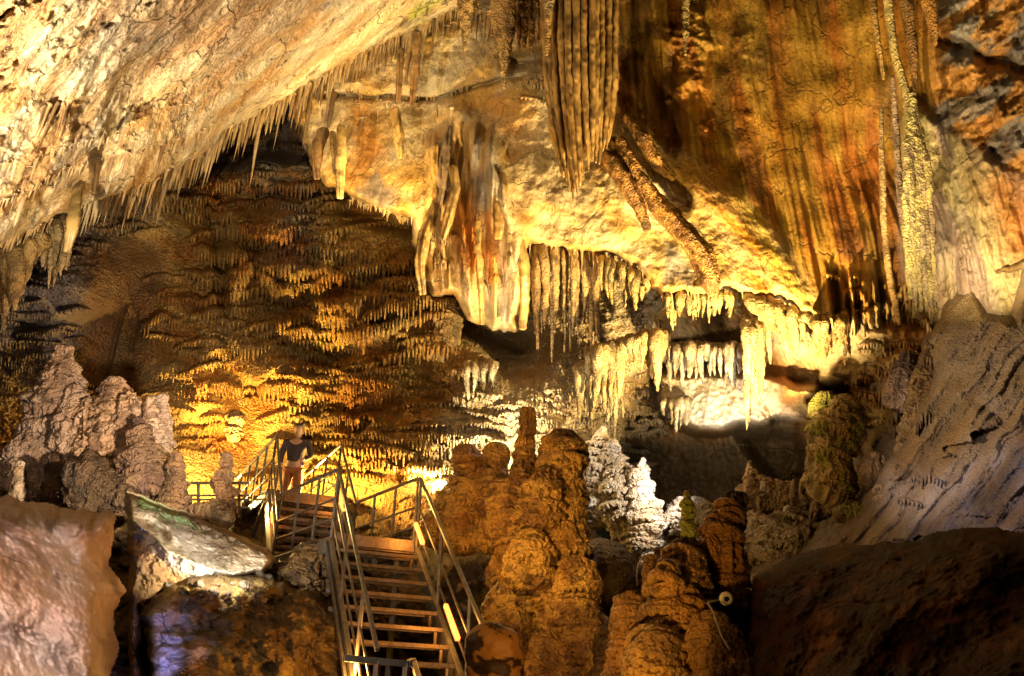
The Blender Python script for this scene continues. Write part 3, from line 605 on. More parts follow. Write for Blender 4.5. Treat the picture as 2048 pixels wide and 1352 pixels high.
#@@TUBES
def stones(n, region, sh, rr, label, group, dz=.05, col=CR(.17, .14, .10)):
    """loose rubble: each stone a closed lump of its own"""
    u, v = np.meshgrid(np.linspace(0, 2 * np.pi, 20, endpoint=False), np.linspace(0, np.pi, 12)); pool = []
    ii = np.arange(240).reshape(12, 20); F = np.stack([ii[:-1], ii[1:], np.roll(ii[1:], -1, 1), np.roll(ii[:-1], -1, 1)], -1).reshape(-1, 4)
    for i in range(6):
        d = np.stack([np.cos(u) * np.sin(v), np.sin(u) * np.sin(v), np.cos(v)], -1); q = 1 + .35 * gn(d[..., 0] * 1.3 + i * 5, d[..., 1] * 1.3, d[..., 2] * 1.3) + .12 * gn(d[..., 0] * 4 + i, d[..., 1] * 4, d[..., 2] * 4)
        V = (np.clip(d * q[..., None], -.82, .82) * np.array([1.2, 1, .75])).reshape(-1, 3); c = np.tile(col * (.6 + .12 * i), (240, 1)); me = raw_mesh("stone", V, F, c); me.materials.append(MT['near']); pool.append(me)
    for k in range(n):
        x = random.uniform(region[0], region[2]); y = random.uniform(region[1], region[3]); o = bpy.data.objects.new("stone", random.choice(pool)); COL.objects.link(o)
        zc = depth(sh, x, y) - dz; o.location = [float(t) for t in P(x, y, zc)]; a = random.uniform(*rr) * zc / FPX; o.scale = (a, a, a); o.rotation_euler = [random.uniform(-.5, .5), random.uniform(-.5, .5), random.uniform(0, 6.3)]; tag(o, label, "stone", group)
stones(26, (330, 1140, 560, 1200), "mossy_boulder", (3, 12), "broken grey brown stone in the rubble at the foot of the white lit slab", "rubble stones below the slab")
stones(26, (560, 1150, 690, 1240), "mossy_boulder", (3, 9), "dark stone lying among rubble beside the stair stringer", "rubble stones beside the stairs", col=CR(.2, .14, .07))
# ------------------------------------------------------------------ columns, stalagmites, draperies
def smooth_path(pts, n):
    p = np.array(pts, float); t = np.concatenate([[0], np.cumsum(np.linalg.norm(np.diff(p[:, :2], axis=0), axis=1) + 1e-3)]); t /= t[-1]
    q = np.linspace(0, 1, n); out = np.empty((n, p.shape[1]))
    m = np.gradient(p, t, axis=0)
    k = np.clip(np.searchsorted(t, q, side='right') - 1, 0, len(t) - 2); hh = (t[k + 1] - t[k]); s = ((q - t[k]) / hh)[:, None]; hh = hh[:, None]
    out = (2 * s ** 3 - 3 * s ** 2 + 1) * p[k] + (s ** 3 - 2 * s ** 2 + s) * hh * m[k] * .8 + (-2 * s ** 3 + 3 * s ** 2) * p[k + 1] + (s ** 3 - s ** 2) * hh * m[k + 1] * .8
    out[:, 3] = np.maximum(out[:, 3], min(p[:, 3]) * .6)
    return out

def tube_mesh(name, pts, col=None, col2=None, seg=56, ring=2.2, flat=.85, lump=.25, ledge=.0, flute=.0, knob=.02, seed=0.0, period=.35, colf=None, tip=1.0, zst=1.6, tier=.0, skirts=0):
    """a rock limb along a path of (px, py, distance, radius px); closed at both ends"""
    p0 = np.array(pts, float); Lpx = np.linalg.norm(np.diff(p0[:, :2], axis=0), axis=1).sum()
    n = int(max(14, min(340, Lpx / ring))); q = smooth_path(pts, n)
    W = P(q[:, 0], q[:, 1], q[:, 2]); r = q[:, 3] * q[:, 2] / FPX
    s = np.concatenate([[0], np.cumsum(np.linalg.norm(np.diff(W, axis=0), axis=1))])
    r0 = r[0] * tip; r1 = r[-1]
    # blunt, rounded ends
    r = r * np.sqrt(np.clip(1 - np.clip(1 - s / max(r0, 1e-4), 0, 1) ** 2, 0.002, 1)) * np.sqrt(np.clip(1 - np.clip(1 - (s[-1] - s) / max(r1 * .8, 1e-4), 0, 1) ** 2, 0.002, 1))
    T = np.gradient(W, axis=0); T /= np.linalg.norm(T, axis=1)[:, None]
    FH = np.array([0, 1.0, 0.12]); S = np.cross(T, FH); S /= np.linalg.norm(S, axis=1)[:, None]; D = np.cross(S, T)
    a = np.linspace(0, 2 * np.pi, seg, endpoint=False) + np.pi / 2; ca, sa = np.cos(a), np.sin(a)
    N = ca[None, :, None] * S[:, None] + sa[None, :, None] * D[:, None]
    B = W[:, None] + r[:, None, None] * (ca[None, :, None] * S[:, None] + flat * sa[None, :, None] * D[:, None])
    X, Y, Z = B[..., 0] + seed * 3.1, B[..., 1], B[..., 2]; R = r[:, None]
    h = lump * R * fbm(X / (1.2 * r.mean() + .05), Y / (1.2 * r.mean() + .05), Z / (zst * r.mean() + .05), 3)
    e = np.zeros_like(X)
    if tier:
        zt = Z + .10 * gn(X / .3, Y / .3, Z / .5) + .05 * (np.abs(((a[None] * R / .075 + gn(X / .2, Y / .2, Z / .3)) % 1.0) - .5) * 2) - .25 * gn(a[None] * 1.2, seed, Z / .8)
        k_ = zt / .36 + .5 * gn(seed, Z / .7, 1.0); fr = k_ - np.floor(k_); h = h + tier * np.minimum(R, .32) * ((1 - fr) ** .8 - .45) * (.6 + .6 * gn(np.floor(k_) * 3.3, a[None] * .8, seed))
    if ledge:
        U = (a[None] * np.maximum(R, .03)) ; t, e = scallops(U + seed * 5, Z, period, period * 1.7, 1.0, period * .38, .085, seed=seed, warp=.5); h = h + ledge * np.minimum(R * .55, .20) * (t - .25)
    if flute:
        U = a[None] * r.mean() * 1.0; h = h + flute * flutes(U * 1.0, Z, 0 * Z, .10, 1.0, seed)
    h = h + knob * fbm(X / .10, Y / .10, Z / .10, 3) + knob * .5 * (1 - 2 * np.abs(gn(X / .2, Y / .2, Z / .2)))
    V = B + N * h[..., None]
    c0 = np.array(col if col is not None else OCHRE, np.float32); c1 = np.array(col2 if col2 is not None else c0 * .6, np.float32)
    nn = fbm(X / .35, Y / .35, Z / .5, 4)
    if colf: C = colf(B, nn, c0, c1)
    else:
        C = mix(c0, c1, sstep(-.15, .45, nn)); C = mix(C, c1 * .4, sstep(.22, .40, fbm(X / .16, Y / .16, Z / .3, 4)) * .6)
    ii = np.arange(n * seg).reshape(n, seg)
    FQ = np.stack([ii[:-1], np.roll(ii[:-1], -1, 1), np.roll(ii[1:], -1, 1), ii[1:]], -1).reshape(-1, 4)
    org = W[-1]
    V = V.reshape(-1, 3); C = C.reshape(-1, 3)
    if skirts:
        rs = np.random.RandomState(int(seed * 10) + 3); VS, FS, n0 = [], [], len(V); mpx = FPX / q[:, 2].mean()
        for _ in range(skirts):
            i0 = rs.randint(int(n * .03), int(n * .9)); rr = r[i0]; hw = min(1.5, rs.uniform(.14, .32) / max(rr, .04) + .15); a0 = rs.uniform(-2.9, -.2); drop = rs.uniform(.10, .30) * min(1, .45 + rr * 1.6)
            nn_ = max(3, int(2 * hw * rr / rs.uniform(.045, .075))); u, f, ln = comb_cols(nn_, rs); an = a0 + u * hw; env = np.sqrt(np.clip(1 - u ** 4, 0, 1)); Ld = drop * (.3 + .7 * ln * (1 - .7 * f ** 1.4)) * (.4 + .6 * env)
            ao = rs.uniform(.25, .55) * drop + .01; rows = []
            for v, o, bk in ((0, 0, 0), (.08, .35, 0), (.2, .7, 0), (.38, .95, 0), (.6, 1, 0), (.82, .92, 0), (1, .8, 0), (.9, .5, 1), (.45, 0, 1)):
                si = np.clip(s[i0] + Ld * v + .06 * u * u, 0, s[-1] - 1e-4); rad = np.interp(s[i0] + (si - s[i0]) * .5, s, r); rad = rad + np.interp(np.full_like(u, s[i0]), s, (h.mean(1))) * .6
                Wc = np.stack([np.interp(si, s, W[:, c]) for c in range(3)], 1); Sc, Dc = S[i0], D[i0]
                out = ao * o * env + (1 - f ** 2) * .012 * (0 if bk else 1) - .015
                rows.append(Wc + (np.cos(an) * (rad + out))[:, None] * Sc + (np.sin(an) * (rad * flat + out))[:, None] * Dc)
            G = np.array(rows); m, kk = G.shape[:2]; jj = np.arange(m * kk).reshape(m, kk) + n0
            FS.append(np.stack([jj[:-1, :-1], jj[1:, :-1], jj[1:, 1:], jj[:-1, 1:]], -1).reshape(-1, 4)); VS.append(G.reshape(-1, 3)); n0 += m * kk
        VS = np.concatenate(VS); X2 = VS[:, 0] + seed * 3.1; cs = fbm(X2 / .35, VS[:, 1] / .35, VS[:, 2] / .5, 4)
        CS = colf(VS, cs, c0, c1) if colf else mix(c0, c1, sstep(-.15, .45, cs)); V = np.concatenate([V, VS]); C = np.concatenate([C, CS]); f = None; Fq = np.concatenate([FQ] + FS)
    else: Fq = FQ
    return raw_mesh(name, V - org, Fq, C), org

def limb(name, pts, mat='stal', parent=None, label=None, cat=None, group=None, **k):
    me, org = tube_mesh(name, pts, **k)
    o = link(name, me, MT[mat], parent)
    o.location = [float(x) for x in (org - (np.array(parent.location) if parent else 0))]
    if label: tag(o, label, cat or name, group)
    return o

AMB, AMB2 = CR(.50, .30, .08), CR(.26, .14, .045)
PK, PK2 = CR(.66, .50, .36), CR(.50, .36, .25)
WH, WH2 = CR(.70, .62, .50), CR(.50, .40, .27)
# -- left, pinkish cauliflower stalagmites
def cluster(name, lobes, label, cat="stalagmite", group=None, mat='stal', **k):
    """one stalagmite whose rock is a main shaft with lobes grown onto it"""
    def nsk(l):
        p = np.array(l, float); return int(min(60, (np.linalg.norm(np.diff(p[:, :2], axis=0), axis=1).sum() * p[:, 3].mean()) / 170)) if k.get('ledge') else 0
    if k.get('ledge'): lobes = [[(a, b, c, d * .84) for a, b, c, d in l] for l in lobes]
    main = lobes[0]; me, org = tube_mesh(name, main, skirts=nsk(main), **k)
    root = link(name, me, MT[mat]); root.location = [float(x) for x in org]; tag(root, label, cat, group)
    for i, l in enumerate(lobes[1:]):
        kk = dict(k); kk['seed'] = k.get('seed', 0) + i + 1; limb("lobe", l, mat, parent=root, skirts=nsk(l), **kk)
    return root
cluster("stalagmite", [[(131, 690, 13.0, 6), (128, 712, 13.0, 13), (124, 745, 12.9, 26), (118, 790, 12.8, 40), (108, 850, 12.7, 56), (100, 920, 12.6, 66), (96, 985, 12.5, 74), (96, 1030, 12.4, 76)],
                       [(64, 860, 12.4, 10), (60, 890, 12.3, 30), (52, 940, 12.2, 44), (45, 1020, 12.1, 50)], [(150, 770, 12.6, 8), (152, 800, 12.5, 18), (148, 860, 12.3, 28), (150, 940, 12.2, 32), (150, 1020, 12.1, 34)]],
        "tall pinkish knobbly stalagmite with a sharp peak, leftmost of the pale cluster", ledge=.9, lump=.30, tier=.5, knob=.04, flute=.08, col=PK, col2=PK2, period=.24, seed=1.0, seg=120)
cluster("stalagmite", [[(232, 752, 12.6, 5), (230, 775, 12.6, 15), (226, 805, 12.5, 30), (226, 850, 12.4, 52), (232, 910, 12.3, 70), (240, 970, 12.2, 80), (240, 1020, 12.1, 84)],
                       [(182, 795, 12.4, 6), (180, 820, 12.3, 18), (182, 870, 12.2, 28), (186, 950, 12.0, 34)], [(255, 790, 12.3, 5), (262, 815, 12.2, 18), (272, 860, 12.1, 26), (282, 930, 12.0, 36), (285, 990, 11.9, 40)]],
        "pinkish stalagmite with a rounded finger peak and drip fringed shoulders", ledge=.9, lump=.30, tier=.5, knob=.04, flute=.08, col=PK, col2=PK2, period=.26, seed=4.0, seg=120)
cluster("stalagmite", [[(322, 786, 12.2, 10), (324, 810, 12.2, 15), (322, 860, 12.1, 19), (318, 920, 12.0, 26), (318, 1000, 11.9, 32)], [(300, 790, 12.0, 8), (300, 830, 12.0, 12), (300, 900, 11.9, 18)]],
        "blunt banded stalagmite at the right end of the pale cluster", ledge=.9, lump=.2, col=PK, col2=PK2, period=.2, seed=7.0, seg=90)
cluster("stalagmite", [[(276, 832, 11.7, 5), (280, 870, 11.6, 22), (284, 910, 11.5, 40), (286, 960, 11.4, 62), (285, 1010, 11.3, 74)]], "dark grey cone shaped stalagmite in front of the pale cluster", ledge=.8, lump=.2, col=CR(.25, .17, .10), col2=CR(.16, .10, .07), period=.2, seed=9.0, seg=110)
cluster("stalagmite", [[(352, 900, 11.2, 8), (350, 930, 11.2, 18), (354, 965, 11.2, 20), (348, 1000, 11.1, 32), (345, 1050, 11.0, 34)], [(366, 985, 11.1, 10), (366, 1010, 11.1, 14), (362, 1050, 11.0, 16)]],
        "dark silhouetted stalagmite above the tilted slab boulder", lump=.3, ledge=.6, col=CR(.22, .14, .07), seed=12.0, period=.2)
cluster("stalagmite", [[(454, 903, 11.6, 10), (453, 925, 11.6, 12), (450, 945, 11.6, 14), (446, 958, 11.5, 20), (450, 985, 11.5, 20), (450, 1012, 11.4, 22), (450, 1045, 11.3, 24)], [(432, 962, 11.5, 7), (433, 970, 11.5, 9)]],
        "slim square topped stalagmite against the glowing wall left of the stairs", lump=.22, ledge=.3, knob=.03, col=CR(.26, .16, .08), seed=13.0, flat=.8)
cluster("boulder", [[(398, 1005, 10.9, 6), (396, 1015, 10.9, 16), (396, 1030, 10.9, 20)]], "small round dark boulder in front of the walkway railing", cat="boulder", lump=.2, col=CR(.2, .12, .06), seed=14.0)
cluster("boulder", [[(385, 1026, 10.6, 14), (410, 1026, 10.5, 24), (440, 1034, 10.4, 28), (468, 1046, 10.4, 16)]], "long brown boulder lying behind the slab boulder", cat="boulder", lump=.3, knob=.03, col=CR(.34, .22, .10), seed=15.0)
cluster("stalagmite", [[(106, 905, 11.4, 8), (104, 925, 11.4, 16), (103, 950, 11.4, 14), (106, 985, 11.3, 24), (104, 1010, 11.2, 30)]], "squat dark stalagmite in front of the tall peaked one", lump=.3, col=CR(.16, .10, .05), seed=16.0)
cluster("stalagmite", [[(40, 922, 11.6, 6), (38, 945, 11.5, 9), (36, 975, 11.4, 13), (36, 1010, 11.4, 16)]], "small white lit stalagmite at the far left edge", lump=.3, col=WH, col2=WH2, seed=17.0)
o = cluster("boulder", [[(130, 1000, 11, 40), (170, 985, 11, 60), (230, 1000, 11, 40), (270, 1010, 10.8, 26)]], "dark rubble mound behind the pinkish rock face", cat="boulder", lump=.3, knob=.06, col=CR(.12, .08, .04), seed=18.0)
cluster("stone", [[(152, 990, 8.6, 6), (151, 998, 8.6, 9), (152, 1008, 8.6, 7)]], "small white round stone on top of the pinkish rock face", cat="stone", lump=.3, col=WH, col2=WH2, seed=19.0, seg=24)
# -- tuft under the slab, left of the stairs
cluster("stalagmite", [[(612, 1085, 10.4, 8), (614, 1100, 10.4, 22), (610, 1130, 10.3, 34), (596, 1165, 10.2, 44), (590, 1200, 10.1, 40)], [(560, 1125, 10.3, 10), (562, 1145, 10.2, 22), (560, 1180, 10.1, 26)]],
        "dark fluted stalagmite standing beside the stair landing", lump=.3, ledge=.4, flute=.12, col=CR(.30, .20, .08), col2=CR(.12, .08, .04), seed=20.0)
# -- amber columns in the middle
cluster("stalagmite", [[(936, 888, 12.2, 18), (934, 905, 12.2, 26), (938, 940, 12.2, 30), (936, 985, 12.1, 36), (930, 1030, 12.0, 44), (925, 1080, 11.9, 48), (925, 1110, 11.8, 50)], [(925, 960, 12.1, 14), (905, 1000, 12.2, 28), (885, 1050, 12.2, 40), (870, 1100, 12.1, 40)]],
        "thick flat topped amber stalagmite nearest the stairs", lump=.16, ledge=.3, period=.35, flute=.05, col=AMB, col2=CR(.36, .18, .045), seed=21.0, seg=90)
cluster("stalagmite", [[(996, 884, 12.0, 14), (994, 900, 12.0, 22), (988, 940, 12.0, 27), (985, 1000, 11.9, 33), (985, 1070, 11.8, 34), (985, 1110, 11.7, 36)]],
        "flat topped amber stalagmite, second from the stairs", lump=.16, ledge=.4, tier=.35, flute=.05, col=AMB, col2=AMB2, seed=24.0, seg=90)
cluster("stalagmite", [[(1056, 813, 11.6, 4), (1055, 832, 11.6, 8), (1052, 870, 11.6, 11), (1050, 910, 11.5, 15), (1048, 950, 11.4, 21), (1044, 990, 11.3, 28), (1040, 1050, 11.1, 38), (1035, 1120, 10.9, 46), (1040, 1200, 10.6, 56), (1050, 1290, 10.3, 76), (1050, 1400, 10.0, 90)],
                       [(1010, 960, 11.4, 16), (1010, 1010, 11.2, 30), (1010, 1080, 11.0, 34)], [(1065, 1062, 10.7, 14), (1062, 1085, 10.5, 34), (1060, 1130, 10.3, 44), (1062, 1180, 10.2, 40)], [(1000, 1180, 10.4, 20), (1010, 1250, 10.1, 46), (1005, 1380, 9.8, 60)]],
        "tallest stalagmite, a slim dark pole rising from a broad amber base", lump=.22, ledge=.8, tier=.5, knob=.03, flute=.06, col=AMB, col2=AMB2, seed=26.0, seg=170, period=.30)
cluster("stalagmite", [[(1132, 858, 11.3, 24), (1130, 872, 11.3, 34), (1128, 910, 11.2, 38), (1124, 960, 11.1, 42), (1122, 1010, 11.0, 44), (1124, 1080, 10.8, 48), (1126, 1160, 10.6, 54), (1130, 1250, 10.4, 76), (1135, 1400, 10.0, 96)],
                       [(1094, 935, 10.9, 8), (1090, 960, 10.8, 24), (1086, 1010, 10.7, 34), (1082, 1060, 10.6, 34)], [(1150, 1115, 10.3, 16), (1152, 1140, 10.2, 32), (1152, 1190, 10.1, 36), (1150, 1260, 10.0, 40)], [(1168, 1230, 9.9, 20), (1170, 1280, 9.8, 44), (1165, 1400, 9.6, 56)], [(1095, 1260, 9.9, 20), (1095, 1310, 9.8, 44), (1095, 1420, 9.6, 60)]],
        "massive dark capped amber stalagmite with a broad tattered head", lump=.22, ledge=.8, tier=.5, knob=.03, flute=.07, col=AMB, col2=AMB2, seed=31.0, seg=170, period=.34)
cluster("boulder", [[(1190, 1080, 12.2, 30), (1200, 1120, 12.0, 60), (1215, 1170, 11.8, 66), (1220, 1260, 11.6, 60)]], "smooth dark rounded rock between the amber stalagmites and the white ones", cat="boulder", lump=.1, knob=.02, col=CR(.22, .15, .07), seed=36.0)
cluster("boulder", [[(985, 1246, 5.4, 26), (984, 1262, 5.4, 42), (986, 1295, 5.4, 54), (990, 1352, 5.4, 58), (990, 1480, 5.4, 60)]], "near orange rock knob with dark blotches at the bottom centre", cat="boulder", mat='smooth', lump=.06, knob=.012,
        colf=lambda B, nn, a, b: mix(CR(.58, .30, .08), CR(.09, .045, .02), sstep(.02, .12, fbm(B[..., 0] / .13 + 2, B[..., 1] / .13, B[..., 2] / .13, 4))), seed=37.0, seg=80)
# -- white lit cluster
cluster("stalagmite", [[(1206, 852, 13.6, 6), (1203, 872, 13.6, 16), (1198, 900, 13.5, 26), (1192, 950, 13.4, 32), (1186, 1000, 13.3, 36), (1190, 1060, 13.2, 34)], [(1225, 878, 13.4, 8), (1224, 900, 13.3, 18), (1215, 960, 13.3, 22)]],
        "pale stalagmite with a dripping pointed cap, behind the massive one", ledge=.8, lump=.26, col=WH, col2=WH2, seed=41.0, period=.22, seg=90)
cluster("stalagmite", [[(1240, 905, 13.2, 6), (1240, 925, 13.2, 18), (1238, 960, 13.1, 32), (1240, 1010, 13.0, 42), (1256, 1060, 12.9, 40), (1275, 1110, 12.8, 30)], [(1262, 930, 13.1, 6), (1264, 950, 13.0, 14), (1268, 1000, 12.9, 24)]],
        "white lumpy stalagmite in the middle of the glaring cluster", ledge=.5, lump=.4, knob=.05, col=WH, col2=WH2, seed=44.0, seg=90)
cluster("stalagmite", [[(1286, 914, 12.9, 4), (1285, 935, 12.9, 10), (1284, 970, 12.8, 20), (1288, 1020, 12.7, 34), (1290, 1070, 12.6, 36), (1290, 1140, 12.5, 30)], [(1272, 935, 12.8, 4), (1272, 960, 12.8, 10), (1270, 1000, 12.7, 18)]],
        "slim white stalagmite with a pointed finger tip, rightmost of the glaring cluster", ledge=.4, lump=.34, knob=.05, col=WH, col2=WH2, seed=47.0, seg=90)
# -- right hand near group with the lamp
cluster("stalagmite", [[(1373, 980, 8.6, 6), (1373, 1005, 8.6, 10), (1376, 1045, 8.5, 14), (1380, 1078, 8.4, 19)]], "green tinted pencil stalagmite on top of the near amber mound", ledge=.4, lump=.14, col=CR(.34, .36, .08), col2=CR(.42, .28, .10), seed=51.0, period=.1, seg=50)
cluster("stalagmite", [[(1378, 1075, 8.4, 22), (1374, 1100, 8.4, 32), (1366, 1140, 8.2, 44), (1356, 1190, 8.0, 58), (1350, 1250, 7.8, 72), (1352, 1310, 7.6, 96), (1355, 1420, 7.4, 120)],
                       [(1345, 1125, 7.9, 10), (1338, 1150, 7.8, 26), (1330, 1200, 7.7, 30)], [(1400, 1225, 7.4, 20), (1420, 1270, 7.3, 44), (1440, 1330, 7.2, 60), (1460, 1420, 7.1, 80)], [(1330, 1250, 7.4, 20), (1320, 1300, 7.3, 50), (1310, 1400, 7.2, 60)]],
        "broad near amber stalagmite mound that carries the green pencil one", lump=.14, ledge=.4, tier=.3, knob=.02, flute=.04, col=CR(.50, .28, .08), col2=CR(.28, .15, .05), seed=52.0, seg=120)
cluster("stalagmite", [[(1462, 984, 8.9, 14), (1464, 1000, 8.9, 22), (1458, 1028, 8.8, 26), (1448, 1060, 8.7, 38), (1440, 1100, 8.6, 44), (1445, 1150, 8.5, 46), (1455, 1200, 8.4, 46), (1462, 1300, 8.2, 56), (1462, 1400, 8.1, 70)]],
        "tall dark capped stalagmite behind the round floodlight", lump=.18, ledge=.3, flute=.08, col=CR(.44, .22, .06), col2=CR(.10, .06, .035), seed=57.0, seg=110,
        colf=lambda B, nn, a, b: mix(mix(CR(.48, .24, .06), CR(.22, .12, .04), sstep(-.1, .4, nn)), CR(.07, .045, .03), sstep(4.05, 4.25, B[..., 2] + .3 * nn)))
cluster("stalagmite", [[(1302, 1108, 8.7, 12), (1302, 1125, 8.7, 17), (1302, 1165, 8.6, 17), (1302, 1200, 8.5, 20)]], "short flat topped dark stub stalagmite left of the green pencil one", lump=.1, col=CR(.34, .18, .05), col2=CR(.12, .07, .03), seed=58.0, seg=50)
cluster("stalagmite", [[(1357, 1064, 9.2, 12), (1352, 1085, 9.1, 20), (1342, 1120, 9.0, 30), (1340, 1180, 8.9, 34)]], "dark round headed stalagmite just left of the green pencil one", lump=.16, ledge=.2, col=CR(.16, .09, .04), seed=59.0, seg=60)
cluster("stalagmite", [[(1275, 1185, 8.3, 22), (1272, 1200, 8.3, 36), (1268, 1240, 8.2, 42), (1262, 1290, 8.1, 40), (1262, 1350, 8.0, 48), (1260, 1420, 7.9, 54)]], "stubby fluted amber stalagmite in front of the flat topped stub", lump=.2, ledge=.3, flute=.08, col=CR(.44, .24, .07), col2=CR(.22, .12, .04), seed=61.0, seg=80)
cluster("stalagmite", [[(1215, 1250, 9.2, 16), (1222, 1290, 9.1, 34), (1225, 1400, 9.0, 44)]], "low dark stalagmite at the bottom between the two amber groups", lump=.3, ledge=.3, col=CR(.2, .12, .04), seed=62.0, seg=60)
# -- recess and right side forms
cluster("stalagmite", [[(1650, 782, 12.8, 4), (1650, 800, 12.8, 14), (1648, 818, 12.8, 22), (1668, 832, 12.7, 46), (1672, 862, 12.6, 52), (1662, 890, 12.5, 42), (1655, 925, 12.4, 36), (1662, 955, 12.3, 46), (1658, 985, 12.2, 44), (1648, 1010, 12.2, 22)]],
        "mushroom shaped flowstone column with a green rim on the right", lump=.16, ledge=.5, flute=.10, period=.5, col=CR(.52, .40, .18), col2=CR(.40, .26, .10), seed=64.0, seg=120,
        colf=lambda B, nn, a, b: mix(mix(CR(.54, .42, .22), CR(.40, .26, .10), sstep(-.1, .4, nn)), CR(.32, .36, .06), sstep(0, .35, nn) * .7))
cluster("stalagmite", [[(1500, 920, 13.4, 4), (1500, 935, 13.4, 8), (1498, 960, 13.3, 10), (1495, 992, 13.2, 15)]], "slim pinkish stalagmite standing in the dark recess", ledge=.4, lump=.3, col=PK, col2=PK2, seed=66.0, seg=40)
cluster("stalagmite", [[(1527, 962, 13.2, 5), (1526, 970, 13.2, 6), (1522, 984, 13.2, 3)]], "tiny white stalagmite just right of the slim pinkish one", lump=.3, col=WH, seed=67.0, seg=24)
cluster("stalagmite", [[(906, 597, 17.0, 5), (905, 615, 17.0, 14), (900, 640, 16.9, 24), (896, 675, 16.8, 27), (888, 705, 16.7, 18), (884, 725, 16.7, 10)], [(876, 615, 16.8, 5), (876, 635, 16.8, 10), (880, 670, 16.7, 14)]],
        "twin peaked stalagmite perched halfway up the back wall", ledge=.6, lump=.2, col=CR(.48, .34, .16), seed=68.0, period=.28, seg=70)
cluster("stalagmite", [[(470, 818, 15.8, 16), (470, 835, 15.8, 20), (468, 860, 15.8, 16), (466, 885, 15.8, 12)]], "stubby banded knob on the glowing lower part of the back wall", ledge=.6, lump=.3, col=CR(.36, .22, .09), seed=69.0, period=.25, seg=50)
cluster("stalagmite", [[(1814, 700, 12.4, 4), (1812, 722, 12.4, 13), (1806, 755, 12.3, 24), (1800, 790, 12.2, 32), (1792, 820, 12.1, 26)]], "grey cone shaped stalagmite at the top of the pale slope", lump=.18, ledge=.4, flute=.06, col=CR(.46, .35, .25), seed=70.0, seg=70)
cluster("stalagmite", [[(1862, 700, 12.0, 8), (1858, 740, 12.0, 22), (1850, 790, 11.9, 30), (1848, 840, 11.8, 22)]], "brown fluted stalagmite right of the grey cone", lump=.2, ledge=.4, flute=.1, col=CR(.36, .24, .10), seed=71.0, seg=60)
cluster("stalagmite", [[(1758, 905, 11.9, 8), (1752, 925, 11.9, 18), (1748, 960, 11.8, 22), (1745, 985, 11.8, 8)]], "bulbous drip knob hanging over the middle of the slope", lump=.2, ledge=.6, flute=.1, col=CR(.38, .27, .15), seed=72.0, seg=60)
cluster("stalagmite", [[(1782, 952, 11.4, 10), (1780, 970, 11.4, 20), (1778, 1000, 11.3, 20), (1772, 1050, 11.2, 14), (1765, 1090, 11.1, 10)]], "knobbly pale stalagmite with a long tail lower on the slope", lump=.24, ledge=.6, col=CR(.44, .33, .22), seed=73.0, seg=60)
cluster("stalagmite", [[(1830, 810, 11.9, 5), (1828, 840, 11.8, 16), (1824, 880, 11.7, 22), (1815, 920, 11.6, 14)]], "fringed brown stalagmite standing high on the slope", lump=.2, ledge=.6, flute=.1, col=CR(.36, .25, .12), seed=74.0, seg=60)
cluster("stalagmite", [[(1712, 1000, 11.9, 26), (1710, 1020, 11.9, 34), (1706, 1048, 11.8, 26), (1704, 1070, 11.8, 12)]], "green tinged mushroom knob at the foot of the slope", lump=.16, ledge=.5, flute=.12, col=CR(.34, .32, .10), col2=CR(.28, .19, .10), seed=75.0, seg=70)
cluster("stalagmite", [[(1575, 1010, 12.6, 5), (1574, 1030, 12.6, 9), (1570, 1055, 12.5, 12)]], "small forked pale stalagmite on the rounded mound", lump=.3, col=WH, col2=PK2, seed=76.0, seg=30)
for j, (lab, pts, c) in enumerate((("pale rounded flowstone mound with a fringed left edge, lit from the right", [(1590, 1040, 12.6, 30), (1580, 1070, 12.4, 58), (1560, 1110, 12.2, 60), (1540, 1150, 12.0, 50)], CR(.50, .40, .28)),
                                   ("grey rounded flowstone mound behind the dark capped stalagmite", [(1400, 1000, 13.0, 34), (1390, 1040, 12.8, 58), (1380, 1100, 12.6, 60)], CR(.48, .42, .36)),
                                   ("brown flowstone shelf at the back of the recess floor", [(1470, 1000, 13.4, 26), (1540, 995, 13.4, 34), (1620, 1010, 13.2, 34), (1690, 1030, 13.0, 24)], CR(.44, .32, .20)),
                                   ("fringed pale flowstone lump right beside the dark capped stalagmite", [(1510, 1030, 12.8, 24), (1508, 1060, 12.6, 36), (1500, 1100, 12.4, 24)], CR(.60, .50, .38)))):
    cluster("flowstone_mound", [pts], lab, cat="flowstone mound", mat='slope', lump=.2, ledge=.45, flute=.06, knob=.03, col=c, col2=c * .75, seed=80.0 + j, seg=130, period=.3)
